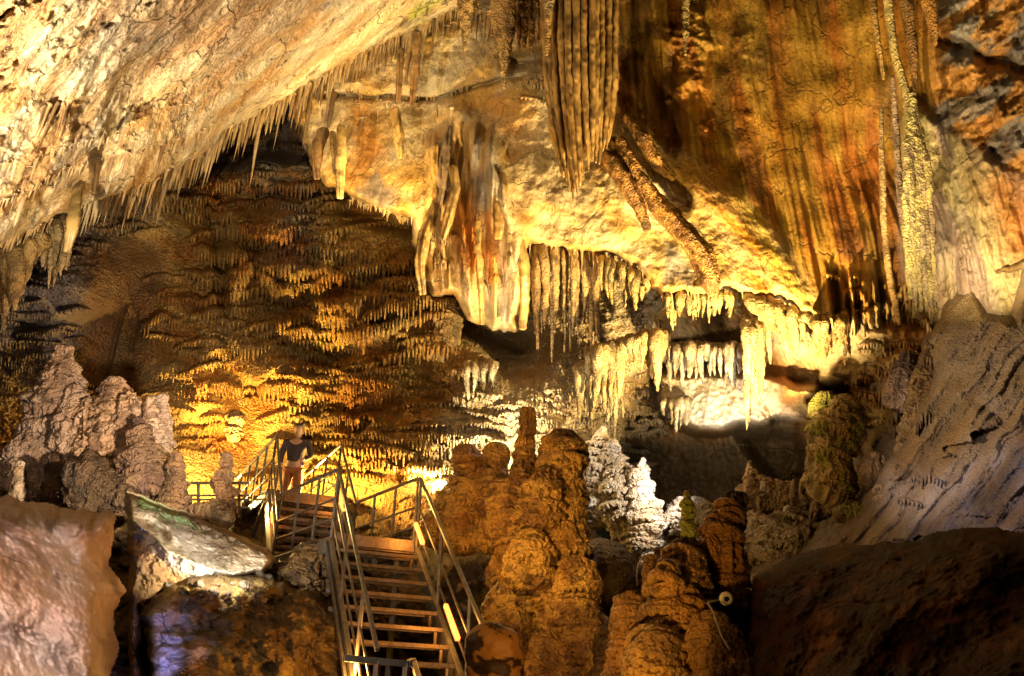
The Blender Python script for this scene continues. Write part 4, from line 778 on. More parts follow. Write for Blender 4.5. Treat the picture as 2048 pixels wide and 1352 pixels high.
#@@DRAPES
# ------------------------------------------------------------------ hanging curtains and pipes
ROOTD = lambda x, y: depth("overhanging_wall", x, y)
def curtain(name, label, cat, pipes, group=None, mat='stal', part="pipe", **k):
    a = pipes[0]; z0 = P(a[0][0], a[0][1], a[0][2])
    root = empty(name, z0); tag(root, label, cat, group)
    for i, p in enumerate(pipes):
        kk = dict(k); kk['seed'] = k.get('seed', 0) + i * .7; kk.setdefault('zst', 9)
        limb(part, p, mat, root, **kk)
    return root
cu, cd = CR(.46, .32, .13), CR(.26, .17, .07)
org = []
ENV = [(1088, 250), (1112, 330), (1132, 375), (1150, 408), (1172, 345), (1200, 335), (1222, 290), (1240, 235)]
for n_ in range(19):
    tx = 1091 + 7.8 * n_ + 2 * math.sin(n_ * 3.7); u_ = (tx - 1090) / 142; bx = 1126 + 88 * u_ + 4 * math.sin(n_ * 2.1); by = np.interp(bx, [e[0] for e in ENV], [e[1] for e in ENV]) - 26 * abs(math.sin(n_ * 1.9)) * (0 if n_ in (5, 6) else 1)
    z = 13.5 - .55 * math.sin(math.pi * u_) + (.10 if n_ % 2 else -.03) + .05 * math.sin(n_ * 5.1); r_ = 5.2 + 2.6 * abs(math.sin(n_ * 1.3 + .4))
    org.append([(tx, -260, z - .2, r_), (tx, -60, z, r_), (tx + 1.5 * math.sin(n_), 90, z, r_), (tx + (bx - tx) * .12, 170, z, r_), (tx + (bx - tx) * .5, 170 + (by - 170) * .5, z + .05, r_ * .85), (tx + (bx - tx) * .85, 170 + (by - 170) * .84, z + .1, r_ * .5), (bx, by, z + .1, r_ * .15)])
for tx, bx, by in ((1104, 1132, 350), (1127, 1146, 372), (1150, 1160, 372), (1174, 1178, 330), (1197, 1196, 318), (1218, 1214, 290)):
    org.append([(tx, -260, 13.5, 12), (tx, -60, 13.55, 12), (tx, 90, 13.55, 12), (tx + (bx - tx) * .4, 210, 13.55, 11), (bx, by - 20, 13.6, 4), (bx, by, 13.6, 1.5)])
curtain("organ_curtain", "giant curtain of long organ pipe stalactites tapering to one point", "stalactite curtain", org, mat='pipe', col=CR(.40, .26, .10), col2=CR(.20, .12, .045), lump=.22, knob=.010, flat=1.5, seg=28, seed=100.0, ring=3)
curtain("organ_curtain", "wide fluted side wing on the left of the giant organ pipe curtain", "stalactite curtain", [[(x, 130, 13.8, 4), (x + 3, 200, 13.7, 6), (x + 12, 280, 13.6, 5.5), (bx, by, 13.5, 1)] for x, bx, by in ((1096, 1116, 318), (1104, 1128, 356), (1113, 1138, 384))], mat='pipe', col=cu, col2=cd, lump=.14, flat=1.6, seg=24, seed=120.0)
curtain("hanging_curtain", "broad ochre drapery hanging from the top edge left of the organ pipes", "stalactite curtain", [[(955, -200, 14.2, 22), (940, -40, 14.2, 26), (932, 20, 14.2, 16), (930, 80, 14.2, 5), (928, 105, 14.2, 2)], [(985, -220, 14.3, 16), (968, -60, 14.3, 20), (945, 20, 14.3, 8)]], col=CR(.44, .28, .10), lump=.15, flat=.6, seg=40, seed=130.0)
curtain("hanging_curtain", "twin pointed ochre draperies between the drapery and the organ pipes", "stalactite curtain", [[(1010, -220, 13.9, 24), (1008, -40, 13.9, 26), (1006, 60, 13.9, 20), (1008, 120, 13.9, 9), (1008, 178, 13.9, 3)], [(996, -60, 14, 12), (994, 40, 14, 12), (994, 120, 14, 4)], [(1022, -60, 14, 10), (1020, 60, 14, 9), (1014, 130, 14, 3)]], col=CR(.48, .31, .12), lump=.12, flat=.55, seg=40, seed=133.0)
curtain("hanging_curtain", "cluster of narrow dark pipes around the black pocket", "stalactite curtain", [[(x, -200, 14.6, 6), (x, 0, 14.6, 6), (x + d, 60, 14.6, 5), (x + d * 1.5, b, 14.6, 2)] for x, d, b in ((1036, 1, 105), (1044, 3, 98), (1052, -2, 100), (1060, 2, 108), (1072, 2, 92))], col=CR(.34, .2, .08), flat=1.2, seg=20, seed=137.0)
curtain("hanging_curtain", "single long ochre spike just left of the organ pipes", "stalactite", [[(1100, -200, 13.0, 14), (1098, -40, 13.0, 11), (1096, 50, 13.0, 7), (1093, 112, 13.0, 2)]], col=CR(.50, .32, .12), flat=.8, seg=24, seed=141.0)
curtain("hanging_curtain", "solitary thin spike hanging in front of the brown wall's left end", "stalactite", [[(1370, -220, 13.6, 6), (1371, -40, 13.6, 8), (1372, 40, 13.6, 6), (1371, 112, 13.6, 2)]], col=CR(.42, .32, .14), flat=.9, seg=24, seed=142.0)
# diagonal draperies on the bulge
for lab, pts in (("long dark diagonal drapery running down the pale bulge to a hooked tip", [(1215, 285, 14.2, 10), (1262, 345, 13.9, 14), (1310, 405, 13.7, 12), (1350, 445, 13.5, 13), (1385, 485, 13.3, 15), (1410, 530, 13.2, 16), (1422, 565, 13.1, 13), (1428, 592, 13.1, 4)]),
                 ("shorter ochre diagonal drapery just below the organ pipes", [(1210, 310, 13.9, 7), (1235, 340, 13.7, 11), (1265, 390, 13.6, 9), (1285, 430, 13.6, 6), (1297, 462, 13.6, 3)]),
                 ("slim upper diagonal drapery along the edge of the brown wall", [(1250, 235, 14.3, 5), (1285, 280, 14.0, 9), (1312, 322, 13.9, 8), (1350, 358, 13.9, 2)]),
                 ("middle diagonal drapery between the two ochre ones", [(1235, 280, 14.0, 8), (1262, 330, 13.8, 9), (1290, 375, 13.7, 8), (1310, 420, 13.6, 4)])):
    limb("drapery", pts, 'stal', label=lab, cat="drapery", col=CR(.42, .24, .07), col2=CR(.20, .10, .03), flat=2.0, lump=.30, zst=3, knob=.012, flute=.06, seg=44, seed=150 + pts[0][0] * .01)
for lab, pts in (("grey tongue shaped drapery on the drapery panel", [(898, 250, 15.5, 4), (893, 300, 15.5, 9), (884, 360, 15.4, 9), (872, 420, 15.4, 6), (864, 470, 15.4, 3)]),
                 ("long ochre drapery with a blunt tip beside the grey patch", [(1000, 345, 14.9, 7), (1003, 380, 14.8, 13), (1000, 430, 14.8, 14), (996, 480, 14.8, 5)]),
                 ("thick column rib that reaches the foot of the drapery panel", [(1010, 380, 15.0, 8), (1030, 450, 14.8, 10), (1046, 520, 14.8, 9), (1050, 600, 14.9, 7), (1046, 660, 15.0, 5)]),
                 ("slender twisted rib in the middle of the drapery panel", [(960, 440, 15.0, 5), (957, 500, 14.9, 8), (962, 560, 14.9, 6), (966, 650, 15.0, 4)]),
                 ("pale two pronged drapery on the left of the drapery panel", [(905, 330, 15.1, 6), (910, 380, 15.0, 10), (900, 430, 15.0, 10), (885, 480, 15.1, 4)]),
                 ("left border column of the drapery panel above the dark cleft", [(875, 290, 15.6, 5), (872, 400, 15.4, 9), (850, 470, 15.3, 12), (840, 530, 15.3, 9), (845, 590, 15.4, 3)]),
                 ("leaf shaped drapery hanging in front of the glowing cream niche", [(790, 215, 16.2, 9), (793, 250, 16.1, 10), (797, 290, 16.1, 9), (800, 318, 16.1, 3)]),
                 ("long spindle stalactite over the dark back wall", [(683, 250, 15.6, 9), (682, 300, 15.5, 10), (681, 350, 15.5, 7), (680, 398, 15.5, 2)]),
                 ("broad dark blade stalactite at the top of the dark recess", [(648, 255, 15.9, 14), (634, 300, 15.8, 11), (633, 340, 15.8, 6), (634, 360, 15.8, 3)]),
                 ("spindle stalactite beside the broad dark blade", [(664, 262, 15.8, 10), (668, 310, 15.7, 8), (672, 350, 15.7, 3)]),
                 ("dark pointed stalactite crossing the ceiling crack", [(832, 60, 15.9, 11), (830, 120, 15.9, 9), (826, 180, 15.9, 4), (824, 212, 15.9, 2)]),
                 ("dark slim stalactite left of the one crossing the crack", [(800, 95, 16.0, 7), (799, 150, 16.0, 5), (797, 205, 16.0, 2)]),
                 ("tall tapering ochre stalactite in the far left ceiling fringe", [(160, 340, 11.6, 10), (152, 400, 10.9, 8), (144, 460, 10.6, 5), (135, 505, 10.6, 2)]),
                 ("dark hanging stalactite spike above the ceiling ledge on the left", [(194, 285, 10.8, 10), (189, 335, 10.1, 7), (184, 388, 9.9, 2)])):
    limb("drapery" if "drapery" in lab or "rib" in lab or "column" in lab else "stalactite", [(a, b, c, d * .8) for a, b, c, d in pts], 'pipe', label=lab, cat="drapery" if "drapery" in lab.split(" on ")[0] or "rib" in lab else "stalactite",
         col=CR(.36, .27, .18) if lab.startswith("grey") else (CR(.26, .16, .07) if "dark" in lab.split()[:2] else CR(.48, .32, .12)), flat=1.0, lump=.25, zst=5, knob=.008, flute=.05, seg=36, seed=170 + pts[0][0] * .01)
# long thin flows on the right
for lab, pts, c in (("thin pale vertical flow left of the ribbed cascade", [(1762, 215, 13.6, 3), (1764, 330, 13.4, 5), (1768, 450, 13.2, 5), (1780, 560, 12.9, 5), (1800, 650, 12.7, 4)], CR(.52, .36, .18)),
                    ("thin pinkish vertical flow in the middle of the right wall", [(1785, 150, 13.5, 3), (1792, 260, 13.4, 5), (1800, 380, 13.2, 6), (1812, 470, 13.0, 7), (1828, 570, 12.8, 7), (1840, 640, 12.7, 3)], CR(.48, .34, .26)),
                    ("long bright edged ribbon running down from the top right", [(1735, -120, 13.9, 9), (1745, 0, 13.6, 6), (1760, 110, 13.4, 4), (1768, 160, 13.4, 2)], CR(.44, .28, .10)),
                    ("second ribbon from the top right that meets the ribbed cascade", [(1765, -120, 13.6, 10), (1778, 20, 13.3, 7), (1790, 110, 13.2, 6), (1812, 190, 13.1, 7), (1822, 270, 13.0, 7), (1825, 340, 12.9, 4)], CR(.52, .42, .20)),
                    ("dark ribbon fold right of the two bright edged ribbons", [(1800, -120, 13.4, 14), (1812, 0, 13.1, 11), (1825, 100, 13.0, 8), (1832, 180, 13.0, 4)], CR(.34, .19, .06)),
                    ("rightmost ribbon fold that ends at the grey patch", [(1850, -120, 12.9, 16), (1858, 0, 12.7, 12), (1868, 60, 12.6, 7), (1872, 92, 12.6, 2)], CR(.50, .26, .07))):
    limb("flow_ribbon", pts, 'stal', label=lab, cat="flowstone ribbon", col=c, col2=c * .7, flat=1.8, lump=.2, zst=8, knob=.008, seg=28, seed=190 + pts[0][0] * .01)
curtain("ribbed_cascade", "pale yellow ribbed flowstone cascade high on the right", "flowstone cascade", [[(1826 + d * .3, 185 + abs(d) * 3, 12.9, 5), (1828 + d * .7, 300, 12.7, 7), (1832 + d * 1.0, 420, 12.6, 7), (1836 + d * 1.1, 520 + (i % 3) * 12, 12.5, 6), (1842 + d * 1.2, 600 + (i * 37) % 50, 12.4, 3)] for i, d in enumerate((-18, -9, 0, 9, 18, 27))],
        part="rib", col=CR(.56, .50, .24), col2=CR(.46, .38, .28), flat=1.1, lump=.35, zst=5, knob=.02, seg=28, seed=200.0)
# hanging shelf of fat pipes under the bulge
def row(name, label, xs, y0, y1, zc, r, group=None, col=CR(.54, .44, .26), sl=0, part="pipe"):
    rr = np.random.RandomState(int(xs[0]) + 500); pipes = []
    xs2 = [x + d for x in xs for d in (0, (xs[1] - xs[0]) * .5)]
    for i, x in enumerate(xs2):
        back_ = i % 2
        e = y1(x) if callable(y1) else y1; t = y0(x) if callable(y0) else y0; e = t + (e - t) * rr.uniform(.62, 1.12); rx = r * rr.uniform(.6, 1.35); x = x + rr.uniform(-3, 3)
        bz = rr.uniform(-.15, .2) + .22 * back_; rx = rx * (.75 if back_ else 1); k1 = rr.uniform(-4, 4); pipes.append([(x, t, zc + .25 + bz, rx * 1.7), (x + k1 * .4, t + (e - t) * .15, zc + bz, rx * 1.25), (x + sl * .4 + k1, t + (e - t) * .5, zc + bz, rx * .9), (x + sl * .8 + k1 * .5, t + (e - t) * .82, zc + bz, rx * .5), (x + sl, e, zc + bz, rx * .12)])
    return curtain(name, label, "stalactite curtain", pipes, group, part=part, col=col, col2=col * .6, flat=1.1, lump=.2, knob=.015, seg=22, seed=float(xs[0]), ring=3)
row("pipe_row", "row of long vertical pipes under the left half of the bulge's lip", [1068, 1080, 1091, 1104, 1112, 1125, 1134, 1146, 1158, 1166, 1180, 1192], lambda x: 490, lambda x: 690 - 20 * math.sin(x), 15.4, 7, col=CR(.46, .32, .15))
row("pipe_row", "short comb of stalactites under the lip between the pipe row and the recess", [1205, 1215, 1226, 1238, 1247, 1259, 1270, 1282, 1294], lambda x: 512 + (x - 1200) * .5, lambda x: 600 + 20 * math.sin(x), 14.8, 6, col=CR(.48, .36, .16))
row("pipe_row", "jagged shelf of pale fangs at the left of the recess", [1180, 1196, 1210, 1222, 1236, 1248, 1262, 1276, 1290, 1304, 1316], lambda x: 700 - (x - 1180) * .25, lambda x: 780 + 60 * math.sin(x * .9), 14.2, 8.5, col=CR(.48, .37, .19))
row("pipe_row", "lower pale fangs that nearly reach the white stalagmites", [1158, 1166, 1177, 1188, 1199, 1210, 1222], lambda x: 730, lambda x: 850 + 25 * math.sin(x), 14.6, 7, col=CR(.50, .39, .21))
row("pipe_row", "dark based fangs above the glaring white ledge", [1338, 1350, 1363, 1377, 1390, 1402, 1415, 1428, 1441, 1453, 1465, 1478], lambda x: 690, lambda x: 765 + 22 * math.sin(x * 1.3), 14.6, 6.5, col=CR(.42, .34, .26))
row("pipe_row", "yellow comb of stalactites along the lip over the dark recess", [1335, 1346, 1357, 1369, 1380, 1391, 1402, 1415, 1426, 1438, 1450, 1461, 1473], lambda x: 588, lambda x: 640 + 14 * math.sin(x), 14.2, 6, col=CR(.46, .38, .16))
row("pipe_row", "slanting yellow draperies under the right half of the lip", [1505, 1520, 1538, 1553, 1568, 1584, 1600, 1614], lambda x: 592 + (x - 1500) * .35, lambda x: 690 + 28 * math.sin(x * 2), 13.7, 8, sl=16, col=CR(.56, .42, .18))
row("pipe_row", "tall pair of fang columns standing out at the middle of the recess", [1492, 1504, 1514], lambda x: 640, lambda x: 845 + 18 * math.sin(x), 13.6, 9, col=CR(.46, .35, .18))
row("pipe_row", "short fangs hanging from the right end of the lip", [1632, 1646, 1668, 1684], lambda x: 640, lambda x: 712 + 20 * math.sin(x), 13.2, 9, col=CR(.54, .38, .16))
row("pipe_row", "knobbly fangs beneath the wide shelf right of the amber stalagmites", [1330, 1342, 1352, 1362, 1372], lambda x: 800, lambda x: 858 + 10 * math.sin(x), 15.6, 6, col=CR(.55, .45, .3))
row("pipe_row", "pale vertical pipes low on the back wall above the flat topped stalagmites", [938, 946, 954, 962, 970, 978, 986], lambda x: 725, lambda x: 800 + 14 * math.sin(x), 15.9, 5, col=CR(.60, .52, .36))
row("pipe_row", "fringe of long brown draperies at the left edge under the ceiling", [-60, -38, -16, 4, 22, 38, 52, 66, 80], lambda x: 500 - x * .3, lambda x: 700 - max(0, x) * 2.1, 11.6, 12, col=CR(.42, .28, .11), sl=-10)
row("pipe_row", "second fringe of brown stalactites just right of the left edge draperies", [94, 106, 118, 129, 140], lambda x: 450 - (x - 94) * .3, lambda x: 560 - 20 * math.sin(x), 12.0, 7, col=CR(.44, .31, .14), sl=-8)
#@@ICICLES
# ------------------------------------------------------------------ countable small stalactites
POOL = []
for i in range(14):
    seg, rn = 10, 22; rr = np.random.RandomState(50 + i); t = np.linspace(0, 1, rn); a = np.linspace(0, 2 * np.pi, seg, endpoint=False)
    r = (1 - t) ** rr.uniform(.55, 1.0) * (1 + .18 * gn(t * 6, i * 3.3, 0) + .12 * gn(t * 17, i * 5.1, 2)); r[0] *= 1.5; r[1] *= 1.2; r[-1] = .02
    ox = .35 * gn(t * 2.0, i * 1.7 + .3, 0) * t; oy = .35 * gn(t * 2.0, i * 2.7 + .9, 4) * t
    x = ox[:, None] + r[:, None] * np.cos(a) * (1 + .2 * np.cos(2 * a + i)); y = oy[:, None] + r[:, None] * np.sin(a); z = -t[:, None] + 0 * x
    ii = np.arange(rn * seg).reshape(rn, seg); f = np.stack([ii[:-1], ii[1:], np.roll(ii[1:], -1, 1), np.roll(ii[:-1], -1, 1)], -1).reshape(-1, 4)
    POOL.append(np.stack([x, y, z], -1).reshape(-1, 3).astype(np.float32)); 
    PF = f
PM = {}
def icicle(px, py, zc, lpx, wpx, kind, label, group):
    i = random.randrange(14); key = (i, kind)
    if key not in PM:
        me = raw_mesh("stalactite", POOL[i], PF); me.materials.append(MT[kind]); PM[key] = me
    o = bpy.data.objects.new("stalactite", PM[key]); COL.objects.link(o)
    o.location = [float(v) for v in P(px, py, zc)]
    w = wpx * zc / FPX; L = lpx * zc / FPX / .86
    o.scale = (w, w, L); o.rotation_euler = (random.uniform(-.05, .05), random.uniform(-.06, .06), random.uniform(0, 6.28))
    tag(o, label, "stalactite", group)
def fringe(line, n, lr, wr, sh, kind, label, group, off=(0, 6), dz=.12, big=.15):
    ln = np.array(line, float); d = np.concatenate([[0], np.cumsum(np.linalg.norm(np.diff(ln, axis=0), axis=1))])
    for k in range(n):
        s = np.clip((k + random.random() * 1.6) / n + .02 * gn(k / 3.0, 1.5, n), 0, 1) * d[-1]; x = np.interp(s, d, ln[:, 0]); y = np.interp(s, d, ln[:, 1]) - random.uniform(*off)
        L = (lr[0] * .6 + (lr[1] - lr[0] * .6) * random.random() ** 1.3 * (.7 + .6 * (gn(x / 40, y / 40, 2.0) + .5))) * (random.uniform(1.3, 2.0) if random.random() < big else 1)
        icicle(x, y, depth(sh, x, y) + dz, L, random.uniform(*wr) * (L / lr[1]) ** .4, kind, label, group)
LIP = [(150, 415), (215, 396), (300, 368), (345, 338), (410, 312), (450, 264), (520, 226), (600, 182), (660, 144), (740, 99), (800, 72), (870, 40), (930, 12)]
fringe(LIP, 105, (34, 92), (3.0, 6), "cave_ceiling", 'icicle', "slender ochre stalactite hanging in the dense fringe along the ceiling slab's lower edge", "stalactites fringing the lower edge of the ceiling slab", dz=.25)
fringe([(600, 196), (660, 160), (740, 118), (800, 92), (870, 60)], 55, (50, 125), (4, 9), "cave_ceiling", 'icicle_dark', "long dark brown stalactite packed behind the high end of the ceiling slab's edge", "long brown stalactites at the high end of the ceiling slab", dz=.5)
fringe([(0, 330), (120, 300), (230, 262), (370, 212), (470, 172)], 34, (14, 40), (2.5, 5), "cave_ceiling", 'icicle', "thin stalactite under the upper ledge that crosses the ceiling slab", "stalactites under the upper ledge of the ceiling slab", dz=.05)
fringe([(0, 400), (60, 380), (130, 340), (310, 295), (400, 268)], 36, (14, 46), (2.5, 5.5), "cave_ceiling", 'icicle_dark', "thin brown stalactite under the lower ledge that crosses the ceiling slab", "stalactites under the lower ledge of the ceiling slab", dz=.05)
fringe([(85, 215), (110, 205), (140, 222)], 16, (40, 80), (2.5, 5), "cave_ceiling", 'icicle_dark', "dark straw stalactite in the shaggy tuft on the glaring left part of the ceiling", "stalactite tuft on the left part of the ceiling", dz=.02)
fringe([(640, 245), (700, 262), (760, 215), (790, 212), (860, 215), (910, 225)], 20, (12, 34), (2.5, 5), "overhanging_wall", 'icicle', "small stalactite along the cream niche's upper rim", "small stalactites on the rim of the cream niche", dz=.02)
fringe([(880, 60), (930, 40), (985, 30)], 12, (30, 70), (3, 6), "overhanging_wall", 'icicle_dark', "brown stalactite behind the broad ochre drapery", "brown stalactites behind the broad drapery", dz=-.3)
fringe([(1700, 672), (1760, 690), (1840, 695)], 12, (14, 34), (3, 6), "overhanging_wall", 'icicle', "short stalactite under the right end of the overhanging wall", "short stalactites at the right end of the overhanging wall", dz=.1)
def drip_fringe(name, label, lines):
    """the uncountable finest drips, one object"""
    V, F = [], []; n0 = 0
    for line, n, lr, wr, sh, dz in lines:
        ln = np.array(line, float); d = np.concatenate([[0], np.cumsum(np.linalg.norm(np.diff(ln, axis=0), axis=1))])
        for k in range(n):
            q = random.random() * d[-1]; x = np.interp(q, d, ln[:, 0]) + random.uniform(-3, 3); y = np.interp(q, d, ln[:, 1]) + random.uniform(-7, 3)
            zc = (depth(sh, x, y) if sh else 15) + dz; L = random.uniform(*lr) * zc / FPX / .86; w = random.uniform(*wr) * zc / FPX
            p = POOL[random.randrange(14)][::1] * np.array([w, w, L]) + P(x, y, zc); V.append(p); F.append(PF + n0); n0 += len(p)
    me = raw_mesh(name, np.concatenate(V), np.concatenate(F)); o = link(name, me, MT['icicle']); tag(o, label, "drip fringe", kind="stuff")
drip_fringe("drip_fringe", "fine drips too many to count, along every ledge of the cave ceiling", [
    (LIP, 420, (8, 62), (1.6, 4.2), "cave_ceiling", .25), ([(0, 330), (120, 300), (230, 262), (370, 212), (470, 172), (560, 160)], 90, (6, 20), (1.5, 2.6), "cave_ceiling", .03),
    ([(0, 400), (60, 380), (130, 340), (310, 295), (400, 268), (470, 225)], 110, (6, 24), (1.5, 2.8), "cave_ceiling", .03), ([(0, 492), (60, 462), (130, 428)], 40, (8, 30), (1.6, 3), "cave_ceiling", .2),
    ([(690, 185), (800, 196), (880, 196), (960, 165)], 40, (6, 18), (1.4, 2.6), "overhanging_wall", .02), ([(1062, 496), (1120, 494), (1180, 507), (1230, 514), (1272, 534), (1300, 565)], 70, (10, 40), (2, 4), "overhanging_wall", .15),
    ([(1325, 588), (1400, 586), (1480, 584), (1560, 602), (1640, 646), (1700, 668), (1760, 690), (1850, 698)], 110, (8, 34), (2, 4), "overhanging_wall", .15), ([(700, 398), (735, 410), (780, 427), (822, 442)], 30, (6, 18), (2, 3.5), "overhanging_wall", .15),
    ([(700, 215), (760, 205), (830, 215), (900, 228)], 40, (6, 18), (1.5, 3), "overhanging_wall", .0)])
#@@STAIR
# ------------------------------------------------------------------ the steel staircase
def box_mesh(bm_v, bm_f, c, ax, ay, az):
    c, ax, ay, az = [np.array(v, float) for v in (c, ax, ay, az)]; b = len(bm_v)
    for sx, sy, sz in ((-1, -1, -1), (1, -1, -1), (1, 1, -1), (-1, 1, -1), (-1, -1, 1), (1, -1, 1), (1, 1, 1), (-1, 1, 1)):
        bm_v.append(c + sx * ax + sy * ay + sz * az)
    for f in ((0, 3, 2, 1), (4, 5, 6, 7), (0, 1, 5, 4), (1, 2, 6, 5), (2, 3, 7, 6), (3, 0, 4, 7)): bm_f.append([b + i for i in f])
def bar(v, f, a, b, w, h=None):
    a, b = np.array(a, float), np.array(b, float); d = b - a; L = np.linalg.norm(d); d /= L; h = h or w
    s = np.cross(d, [0, 0, 1.0]);
    if np.linalg.norm(s) < .05: s = np.cross(d, [0.3, 1.0, 0])
    s /= np.linalg.norm(s); u = np.cross(s, d); box_mesh(v, f, (a + b) / 2, d * L / 2, s * w / 2, u * h / 2)
def part(name, build, mat, parent, bevel=.003):
    v, f = [], []; build(v, f); org = np.array(parent.location) if parent else np.zeros(3)
    me = raw_mesh(name, np.array(v) - org, f, smooth=False); o = link(name, me, mat, parent)
    if bevel:
        m = o.modifiers.new("bevel", 'BEVEL'); m.width = bevel; m.segments = 2
    return o
RISE, RUN, YAW, WID = .191, .237, .368, 1.0
wv = np.array([math.cos(YAW), math.sin(YAW), 0]); dv = np.array([-math.sin(YAW), math.cos(YAW), 0]); zz = np.array([0, 0, 1.0])
T1 = np.array([-2.004, 10.073, 3.6345])                       # left front of the tread below the landing
DECK = 3.8256; RH = .86
stair = empty("staircase", T1 - dv * RUN * 10 - zz * RISE * 10); tag(stair, "lower steel stair flight with open grating treads and railings", "staircase")
for k in range(12):
    A = T1 - k * (RUN * dv + RISE * zz)
    def bt(v, f, A=A):
        bar(v, f, A, A + wv, .03, .038); bar(v, f, A + dv * .21, A + wv + dv * .21, .02, .03)
        for q in range(34): box_mesh(v, f, A + wv * (q + .5) / 34 + dv * .11 + zz * .008, wv * .004, dv * .10, zz * .012)
        for q in range(4): box_mesh(v, f, A + wv * .5 + dv * (.04 + q * .045) + zz * .004, wv * .5, dv * .003, zz * .008)
    part("tread", bt, GRATE, stair, 0)
    def br(v, f, A=A):
        bar(v, f, A + wv * .93 - zz * .025, A + wv * .93 - zz * (RISE - .02) - dv * .0, .03, .03)
    if k in (0, 4, 5, 6, 7, 8): part("bracket", br, GRATE, stair)
for side in (0, 1):
    e0 = T1 + wv * (side * 1.0) + (wv * .03 if side else -wv * .03) + dv * RUN + zz * RISE; e1 = e0 - 12.5 * (RUN * dv + RISE * zz)
    part("stringer", lambda v, f: (bar(v, f, e0 - zz * .10, e1 - zz * .10, .05, .20),), STEEL, stair)
    o1 = (wv * .12 if side else -wv * .12)
    part("stringer_channel", lambda v, f: (bar(v, f, e0 - zz * .08 + o1 * .45, e1 - zz * .08 + o1 * .45, .03, .05), ), STEEL, stair)
    top = e0 + zz * RH; bot = e1 + zz * RH
    part("handrail", lambda v, f: (bar(v, f, top, bot, .038),), STEEL, stair, .008)
    part("rail", lambda v, f: bar(v, f, e0 + zz * RH * .58, e1 + zz * RH * .58, .02), STEEL, stair)
    part("rail", lambda v, f: bar(v, f, e0 + zz * RH * .28, e1 + zz * RH * .28, .02), STEEL, stair)
    for q in (0.15, 4.6, 9.2):
        b = e0 - q * (RUN * dv + RISE * zz); part("post", lambda v, f: bar(v, f, b - zz * .12, b + zz * RH, .03), STEEL, stair)
# support legs under the flight
for a, b in (((668, 1225), (640, 1352)), ((662, 1215), (652, 1290))):
    p = P(a[0], a[1], 9.0); q = P(b[0], b[1], 8.8); part("support_leg", lambda v, f: bar(v, f, p, q + (q - p) * .8, .05), STEEL, stair)
# gate rail at the bottom of the picture
g0 = P(688, 1316, 7.0); g1 = P(815, 1328, 7.15); g2 = P(826, 1322, 7.3); g3 = P(850, 1400, 6.2)
gate = empty("railing", g0 - zz); tag(gate, "short railing across the foot of the stairs at the bottom edge", "railing")
part("handrail", lambda v, f: (bar(v, f, g0, g1, .05), bar(v, f, g1, g2, .05), bar(v, f, g2, g3, .045)), STEEL, gate)
for s in (.52, .98): part("post", lambda v, f: bar(v, f, g0 + (g1 - g0) * s, g0 + (g1 - g0) * s - zz * 1.0, .045), GRATE, gate)
part("rail", lambda v, f: bar(v, f, g0 - zz * .35, g1 - zz * .35, .03), STEEL, gate)

# landing
def hr(px, py): return Zp(px, py, DECK + RH)
FL, FR, RL, RR = [np.array([*((hr(*p))[:2]), DECK]) for p in ((661, 929), (837, 951), (571, 987), (704, 1007))]
FL = T1 + dv * RUN + zz * RISE; FR = FL + wv
back = (RL - FL + RR - FR) / 2; RL, RR = FL + back - wv * .02, FR + back + wv * .02
land = empty("landing", (FL + RR) / 2 - zz * 2.0); tag(land, "steel landing between the two stair flights with a railing on each side", "landing")
def frame_deck(v, f, a, b, c, d, nb=26):
    for p, q in ((a, b), (b, c), (c, d), (d, a)): bar(v, f, p - zz * .05, q - zz * .05, .05, .12)
    for i in range(1, nb): s = i / nb; box_mesh(v, f, ((a + (d - a) * s) + (b + (c - b) * s)) / 2, (b - a + c - d) / 4, (d - a) / np.linalg.norm(d - a) * .006, zz * .014)
    for i in range(1, nb): s = i / nb; box_mesh(v, f, ((a + (b - a) * s) + (d + (c - d) * s)) / 2, (d - a + c - b) / 4, (b - a) / np.linalg.norm(b - a) * .004, zz * .010)
part("deck", lambda v, f: frame_deck(v, f, FL, FR, RR, RL), GRATE, land, 0)
part("edge_plate", lambda v, f: bar(v, f, FL - dv * .04 - zz * .02, FR - dv * .04 - zz * .02, .012, .14), GRATE, land)
def railrun(a, b, root, nposts, hh=RH, col=None, ends=True):
    part("handrail", lambda v, f: bar(v, f, a + zz * hh, b + zz * hh, .036), STEEL, root, .008)
    part("rail", lambda v, f: bar(v, f, a + zz * hh * .56, b + zz * hh * .56, .022), STEEL, root)
    part("rail", lambda v, f: bar(v, f, a + zz * hh * .27, b + zz * hh * .27, .022), STEEL, root)
    for i in range(nposts):
        s = i / (nposts - 1); p = a + (b - a) * s; part("post", lambda v, f: bar(v, f, p - zz * .08, p + zz * hh, .028), STEEL, root)
railrun(FL, RL, land, 4); railrun(FR, RR, land, 4)
for p in (FL + wv * .1 + back * .1, FR - wv * .1 + back * .1, RL + wv * .1, RR - wv * .1): part("support_leg", lambda v, f: bar(v, f, p - zz * .1, p - zz * 2.6, .06), STEEL, land)
part("side_beam", lambda v, f: bar(v, f, FL - wv * .05 - zz * .12, RL - wv * .05 - zz * .12, .05, .16), STEEL, land)

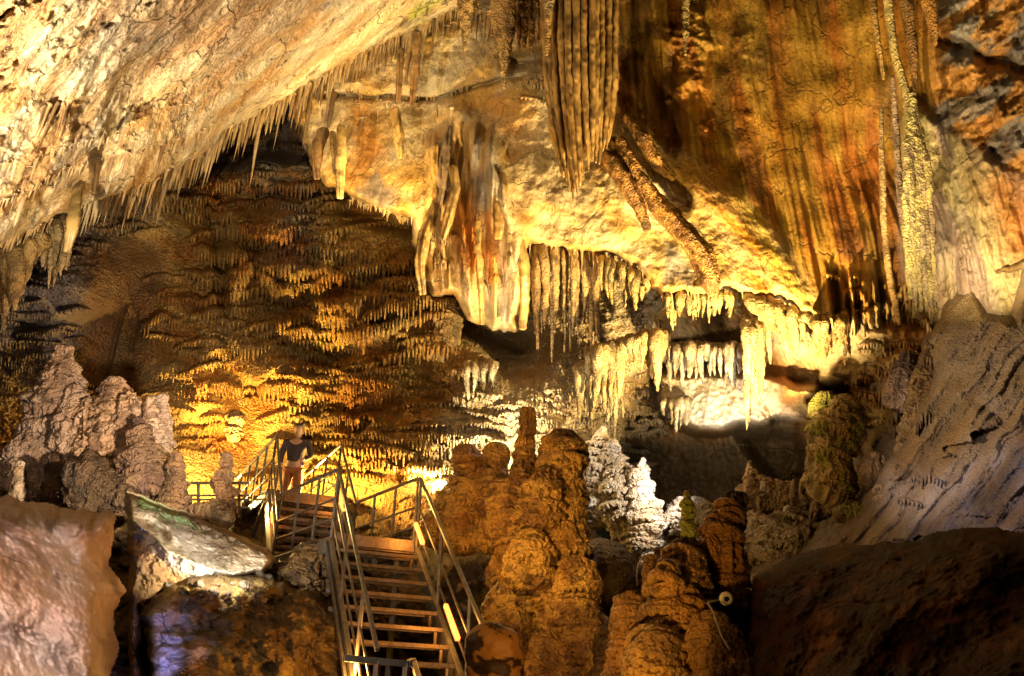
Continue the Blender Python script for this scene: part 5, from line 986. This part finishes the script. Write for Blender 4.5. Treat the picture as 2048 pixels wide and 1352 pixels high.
# upper flight: from RL/RR to the platform
NU = 6
TL = Zp(554, 871, DECK + 7 * .17 + RH) - zz * RH; TR = Zp(683, 889, DECK + 7 * .17 + RH) - zz * RH
up = empty("staircase", (RL + RR) / 2); tag(up, "upper steel stair flight climbing from the landing to the platform", "staircase")
for k in range(1, 7):
    s = k / 7; A = RL + (TL - RL) * s; B = RR + (TR - RR) * s; A[2] = B[2] = RL[2] + (TL[2] - RL[2]) * s
    dd = (TL - RL); dd[2] = 0; dd /= np.linalg.norm(dd); ww = (B - A)
    def bt(v, f):
        bar(v, f, A, B, .035, .05); bar(v, f, A + dd * .21, B + dd * .21, .02, .04)
        for q in range(26): box_mesh(v, f, A + ww * (q + .5) / 26 + dd * .11 + zz * .008, ww * .004, dd * .10, zz * .012)
    part("tread", bt, GRATE, up, 0)
for a, b in ((RL, TL), (RR, TR)):
    part("stringer", lambda v, f: bar(v, f, a - zz * .12, b - zz * .12, .05, .20), STEEL, up)
    part("handrail", lambda v, f: bar(v, f, a + zz * RH, b + zz * RH, .036), STEEL, up, .008)
    part("rail", lambda v, f: bar(v, f, a + zz * RH * .55, b + zz * RH * .55, .026), STEEL, up)
    part("rail", lambda v, f: bar(v, f, a + zz * RH * .27, b + zz * RH * .27, .026), STEEL, up)
    for s in (.0, .5, 1): p = a + (b - a) * s; part("post", lambda v, f: bar(v, f, p - zz * .1, p + zz * RH, .028), STEEL, up)
# platform
TZ = TL[2]
PLl = Zp(471, 962, TZ + RH) - zz * RH; PLr = PLl + (TR - TL)
plat = empty("platform", (TL + TR) / 2 - zz * 2); tag(plat, "raised steel platform at the top of the stairs with a dark underside", "platform")
part("deck", lambda v, f: frame_deck(v, f, TL, TR, PLr, PLl, 30), GRATE, plat, 0)
part("edge_beam", lambda v, f: (bar(v, f, TL - zz * .06, PLl - zz * .06, .06, .14), bar(v, f, TR - zz * .06, PLr - zz * .06, .06, .14)), DARKM, plat)
railrun(TL, PLl, plat, 6); railrun(TR, PLr, plat, 5)
for s in (.02, .25, .5, .8):
    p = TL + (PLl - TL) * s + (TR - TL) * .1; part("support_leg", lambda v, f: bar(v, f, p - zz * .1, p - zz * 2.6, .09), STEEL, plat)
    q = p + (TR - TL) * .8; part("support_leg", lambda v, f: bar(v, f, q - zz * .1, q - zz * 2.6, .09), DARKM, plat)
part("under_brace", lambda v, f: (bar(v, f, TL - zz * .1, PLl - zz * 2.2, .06), bar(v, f, TR - zz * 1.0, TL - zz * 1.0, .06), bar(v, f, RR - zz * .2, TR - zz * 1.8, .06)), DARKM, plat)
# walkway railing beyond, running left
fa = P(345, 1012, 14.2); fb = P(500, 1012, 15.4); fa[2] = fb[2]
wk = empty("railing", fa); tag(wk, "horizontal walkway railing in front of the glowing wall left of the platform", "railing")
for nm, hgt in (("handrail", .95), ("rail", .70), ("rail", .62), ("rail", .45)):
    zt = {.95: 966, .70: 991, .62: 999, .45: 1015}[hgt]
    a = P(345, zt, 13.6); b = P(500, zt, 13.6); part(nm, lambda v, f: bar(v, f, a, b, .04 if nm == "handrail" else .03), STEEL, wk)
for x in (372, 397, 480): a = P(x, 965, 13.62); b = P(x, 1060, 13.5); part("post", lambda v, f: bar(v, f, a, b, .04), STEEL, wk)
#@@LAMPS
# ------------------------------------------------------------------ lit tubes on the stairs
LED = plain_mat("lit_tube", (.10, .05, .02), emit=(1.0, .17, .028), es=5.5); 
def led(p, q, label, power=15):
    root = empty("tube_light", p); tag(root, label, "tube light", "lit tubes on the stair railings")
    part("lit_tube", lambda v, f: bar(v, f, p - FW * .03, q - FW * .03, .045), LED, root, .008); ld = bpy.data.lights.new("tube_glow", "POINT"); ld.energy = power; ld.color = (1, .42, .07); ld.shadow_soft_size = .12; lo = bpy.data.objects.new("tube_glow", ld); COL.objects.link(lo); lo.location = Vector((p + q) / 2 - FW * .12 - RT * .12)
    d = np.cross(q - p, FW); d /= np.linalg.norm(d); part("housing", lambda v, f: bar(v, f, p + d * -.026 , q + d * -.026, .02, .045), STEEL, root)
e0R = T1 + wv * 1.0 + wv * .03 + dv * RUN + zz * RISE + zz * RH * .36 - wv * .03; stp = (RUN * dv + RISE * zz)
led(e0R - .2 * stp, e0R - 1.9 * stp, "glowing orange tube light on the right railing just below the landing")
led(e0R - 6.3 * stp, e0R - 8.3 * stp, "glowing orange tube light low on the right railing of the lower flight")
u = TR - RR
led(RR + u * .50 + zz * .28, RR + u * .85 + zz * .28, "glowing orange tube light on the right railing of the upper flight")
led(RL + (TL - RL) * .28 + zz * .2, RL + (TL - RL) * .44 + zz * .2, "short glowing tube light on the left side of the upper flight")

# round floodlight on its bracket
fl = empty("floodlight", P(1418, 1203, 7.5)); tag(fl, "round white floodlight with a black centre on a short bracket arm", "floodlight")
def disc(name, c, r0, r1, t, mat, parent):
    n = 40; v, f = [], []; dirv = -FW; a = RT; b = UP; c = np.array(c)
    for j, (rr, tt) in enumerate(((r0, t), (r1, t), (r1, -t), (r0, -t))):
        for i in range(n): th = 2 * math.pi * i / n; v.append(c + rr * (math.cos(th) * a + math.sin(th) * b) + dirv * tt)
    for j in range(4):
        for i in range(n): f.append([j * n + i, j * n + (i + 1) % n, ((j + 1) % 4) * n + (i + 1) % n, ((j + 1) % 4) * n + i])
    me = raw_mesh(name, np.array(v) - np.array(parent.location), f); return link(name, me, mat, parent)
WHITE = plain_mat("white_enamel", (.85, .74, .60), .35, 0, .04); BLK = plain_mat("black_lens", (.015, .015, .02), .15)
lc = P(1452, 1197, 7.45)
disc("reflector_dish", lc, .014, .058, .010, WHITE, fl); disc("lens", lc - FW * .012, .0005, .022, .010, BLK, fl)
disc("back_shell", lc + FW * .03, .0005, .045, .02, STEEL, fl)
part("bracket_arm", lambda v, f: (bar(v, f, P(1416, 1204, 7.5), P(1440, 1199, 7.5), .02),), STEEL, fl)
# cables
def cable(name, pts, r, mat, label):
    w = [P(*p) for p in pts]; v, f = [], []
    q = smooth_path([(a[0], a[1], a[2], 1) for a in pts], 60); W = P(q[:, 0], q[:, 1], q[:, 2])
    for a, b in zip(W[:-1], W[1:]): bar(v, f, a, b, r)
    me = raw_mesh(name, np.array(v) - W[0], f); o = link(name, me, mat); o.location = [float(t) for t in W[0]]; tag(o, label, "cable")
CAB = plain_mat("white_cable", (.34, .30, .26), .4)
cable("cable", [(1415, 1205, 7.4), (1425, 1222, 7.2), (1432, 1240, 7.1), (1445, 1275, 7.0), (1460, 1300, 6.9)], .012, CAB, "thin pale cable trailing down from the round floodlight")
cable("cable", [(1240, 1190, 8.7), (1232, 1205, 8.7), (1226, 1222, 8.7)], .012, CAB, "short white cable end between the amber stalagmite groups")
cable("cable", [(1298, 1095, 9.0), (1276, 1130, 9.0), (1274, 1172, 9.0)], .010, CAB, "thin white cable hanging beside the flat topped stub")
cable("cable", [(500, 1012, 13.0), (510, 1000, 13), (522, 1008, 13), (540, 994, 13)], .012, CAB, "looped white cable under the raised platform")
#@@PERSON
# ------------------------------------------------------------------ visitor on the platform
FSKIN = plain_mat("skin", (.52, .32, .22), .5, var=.08); HAIR = plain_mat("dark_hair", (.05, .03, .02), .6); JACK = plain_mat("dark_jacket", (.055, .04, .045), .8); TROU = plain_mat("russet_trousers", (.36, .14, .06), .8); BAGM = plain_mat("violet_bag", (.22, .10, .55), .5)
def skin_obj(name, joints, edges, mat, parent=None, sub=2):
    me = bpy.data.meshes.new(name); me.from_pydata([j[0] for j in joints], edges, []); o = bpy.data.objects.new(name, me); COL.objects.link(o)
    o.modifiers.new("skin", 'SKIN'); sv = me.skin_vertices[0].data
    for i, j in enumerate(joints): sv[i].radius = (j[1], j[2] if len(j) > 2 else j[1])
    sv[0].use_root = True; m = o.modifiers.new("sub", 'SUBSURF'); m.levels = sub; m.render_levels = sub
    me.materials.append(mat)
    if parent: o.parent = parent
    return o
pr = P(592, 905, 15.2); foot = np.array([pr[0], pr[1], TZ])
body = skin_obj("person", [((0, 0, .95), .13, .10), ((0, 0, 1.15), .13, .09), ((0, 0, 1.38), .17, .10), ((0, 0, 1.48), .06, .06), ((0, -.01, 1.56), .055, .06), ((0, -.015, 1.63), .078, .09), ((0, -.01, 1.70), .07, .085), ((0, 0, 1.745), .035, .04),
                           ((-.20, 0, 1.42), .055), ((-.25, .01, 1.16), .042), ((-.22, -.12, .95), .032), ((.20, 0, 1.42), .055), ((.26, 0, 1.16), .042), ((.17, -.17, 1.05), .032),
                           ((-.09, 0, .88), .09), ((-.10, -.01, .48), .06), ((-.11, .02, .09), .042), ((-.12, -.12, .04), .035), ((.09, 0, .88), .09), ((.11, -.02, .48), .06), ((.12, .03, .09), .042), ((.14, -.10, .04), .035)],
                [(0, 1), (1, 2), (2, 3), (3, 4), (4, 5), (5, 6), (6, 7), (2, 8), (8, 9), (9, 10), (2, 11), (11, 12), (12, 13), (0, 14), (14, 15), (15, 16), (16, 17), (0, 18), (18, 19), (19, 20), (20, 21)], FSKIN)
body.location = [float(a) for a in foot]; tag(body, "person in dark jacket and russet trousers standing on the platform above the stairs", "person")
for s in (-1, 1):
    hx = Vector((-.22, -.14, .93)) if s < 0 else Vector((.16, -.20, 1.04))
    for i in range(4):
        a = hx + Vector(((i - 1.5) * .018, 0, 0)); b = a + Vector((0, -.02, -.04 - .006 * (1 if i in (1, 2) else 0))); c = b + Vector((0, .012, -.03))
        skin_obj("finger", [(a, .009), (b, .008), (c, .007)], [(0, 1), (1, 2)], FSKIN, body, 1)
    skin_obj("thumb", [(hx + Vector((s * -.03, 0, .01)), .010), (hx + Vector((s * -.045, -.03, -.02)), .009)], [(0, 1)], FSKIN, body, 1)
skin_obj("jacket", [((0, 0, .98), .155, .125), ((0, 0, 1.18), .15, .115), ((0, 0, 1.38), .185, .12), ((0, 0, 1.47), .08, .08), ((-.21, 0, 1.42), .068), ((-.26, .01, 1.16), .056), ((-.225, -.10, .98), .046), ((.21, 0, 1.42), .068), ((.27, 0, 1.16), .056), ((.19, -.15, 1.06), .046)],
         [(0, 1), (1, 2), (2, 3), (2, 4), (4, 5), (5, 6), (2, 7), (7, 8), (8, 9)], JACK, body)
skin_obj("trousers", [((0, 0, .95), .14, .115), ((-.09, 0, .86), .10), ((-.10, -.01, .48), .075), ((-.11, .01, .12), .062), ((.09, 0, .86), .10), ((.11, -.02, .48), .075), ((.12, .02, .12), .062)], [(0, 1), (1, 2), (2, 3), (0, 4), (4, 5), (5, 6)], TROU, body)
skin_obj("hair", [((0, .025, 1.69), .095, .09), ((0, .01, 1.75), .08, .09), ((0, .055, 1.60), .075, .05)], [(0, 1), (0, 2)], HAIR, body)
for s_ in (-1, 1): skin_obj("eye", [((s_ * .03, -.098, 1.665), .009), ((s_ * .032, -.10, 1.665), .008)], [(0, 1)], HAIR, body, 1)
skin_obj("nose", [((0, -.10, 1.655), .008), ((0, -.118, 1.635), .012)], [(0, 1)], FSKIN, body, 1)
bg = empty("handbag", foot + np.array([.16, -.2, .98])); tag(bg, "small violet bag held by the person on the platform", "bag")
o = skin_obj("bag_body", [((0, 0, 0), .05, .03), ((.06, 0, -.01), .05, .03), ((.03, 0, -.06), .045, .03)], [(0, 1), (1, 2)], BAGM, bg, 2)
skin_obj("strap", [((-.02, 0, .03), .006), ((.02, 0, .09), .006), ((.06, 0, .03), .006)], [(0, 1), (1, 2)], BAGM, bg, 1)
#@@LIGHT
# ------------------------------------------------------------------ light
w = bpy.data.worlds.new("World"); scn.world = w; w.use_nodes = True
w.node_tree.nodes["Background"].inputs[0].default_value = (1.0, .72, .45, 1); w.node_tree.nodes["Background"].inputs[1].default_value = 0.006
def lamp(name, px, py, zc, col, power, r=.12, spot=None, aim=None, blend=.5):
    d = bpy.data.lights.new(name, 'SPOT' if aim is not None else 'POINT'); d.color = col; d.energy = power * 1.35; d.shadow_soft_size = r
    o = bpy.data.objects.new(name, d); COL.objects.link(o); loc = Vector(P(px, py, zc)); o.location = loc
    if aim is not None:
        d.spot_size = math.radians(spot); d.spot_blend = blend
        dr = Vector(P(*aim)) - loc; o.rotation_euler = dr.to_track_quat('-Z', 'Y').to_euler()
    return o
AMBER, GOLD, WARM, COOL, WHT = (1, .57, .13), (1, .62, .20), (1, .78, .48), (.80, .78, 1.0), (1, .93, .82)
lamp("lamp_ceiling_left", -240, 600, 6.0, (1, .86, .58), 2200, .06, 100, (60, 20, 8.5), .5)
lamp("lamp_ceiling_mid", 300, 640, 10.0, (1, .78, .42), 900, .06, 66, (480, 40, 13), .8)
lamp("lamp_wall_base_left", 400, 1000, 15.2, (1, .72, .24), 380, .06)
lamp("lamp_wall_base_mid", 640, 985, 15.3, (1, .64, .14), 480, .06)
lamp("lamp_wall_base_right", 850, 975, 15.0, (1, .72, .24), 420, .06, 150, (850, 780, 16.5), .5)
lamp("lamp_wall_grazing", 1010, 930, 14.4, (1, .86, .54), 480, .06, 130, (960, 740, 16.3), .5)
lamp("lamp_wall_spot", 900, 1000, 15.2, (1, .68, .16), 11000, .05, 70, (620, 500, 18.5), .7)
lamp("lamp_wall_low_left", 450, 980, 15.0, (1, .66, .15), 1500, .05, 80, (540, 620, 18), .7)
lamp("lamp_left_stalagmites", 430, 880, 8.8, (1, .80, .60), 1000, .08, 70, (170, 870, 12.8), .6)
lamp("lamp_recess", 1440, 885, 14.4, (1, .92, .76), 150, .06, 125, (1460, 740, 15.6), .5)
lamp("lamp_bulge", 1540, 930, 11.2, (1, .77, .34), 4800, .06, 110, (1340, 460, 14.2), .7)
lamp("lamp_niche", 760, 500, 14.6, (1, .76, .32), 800, .08, 90, (780, 260, 17), .7)
lamp("fill_panel", 1010, 740, 13.4, (1, .72, .30), 330, .06, 70, (940, 420, 15.2), .7)  # unseen light added to brighten the dark drapery panel
lamp("lamp_right_wall", 1900, 640, 9.8, (1, .76, .36), 800, .06, 85, (1960, 300, 12.2), .7)
lamp("fill_brown_wall", 1300, 700, 9.5, (1, .76, .24), 850, .06, 60, (1560, 180, 15), .8)  # added unseen fill spot, lifts the shaded brown wall
lamp("lamp_white_cluster", 1350, 960, 12.0, WHT, 110, .06, 120, (1225, 1000, 13.4), .5)
lamp("lamp_white_fangs", 1130, 800, 13.2, (1, .88, .62), 45, .06)
lamp("lamp_slope", 1760, 640, 7.4, (.94, .84, 1.0), 190, .08, 44, (1960, 980, 9), .8)
lamp("lamp_slope_front", 1480, 820, 9.5, (1, .80, .62), 300, .08, 60, (1900, 850, 10.5), .6)
lamp("lamp_slab", 455, 1138, 8.2, (1, .97, .90), 110, .05, 120, (420, 1095, 9.4), .5)
lamp("lamp_front_amber", 1150, 1470, 5.0, (1, .58, .13), 210, .08, 66, (1130, 1050, 11), .7)
lamp("lamp_amber_columns", 960, 1040, 8.4, (1, .60, .13), 190, .05, 100, (1110, 960, 11), .7)
lamp("lamp_knob", 1120, 1290, 4.5, (1, .55, .14), 13, .05)
lamp("lamp_front_pink", -330, 1080, 3.0, (1, .80, .70), 330, .06, 110, (90, 1250, 5.8), .8)
lamp("lamp_violet", 345, 1330, 7.0, (.30, .32, 1.0), 30, .05, 70, (345, 1250, 8), .5)
lamp("lamp_stairs", 700, 1330, 7.6, (1, .46, .09), 50, .1)
lamp("lamp_curtain", 840, 560, 11.0, (1, .70, .24), 330, .1, 60, (1150, 130, 13.3), .8)

scn.view_settings.view_transform = 'Standard'; scn.view_settings.look = 'None'; scn.view_settings.exposure = 0; scn.view_settings.gamma = 1
scn.render.engine = 'CYCLES'; scn.cycles.use_denoising = True; scn.cycles.max_bounces = 5; scn.cycles.diffuse_bounces = 1; scn.cycles.glossy_bounces = 2; scn.cycles.sample_clamp_indirect = 6
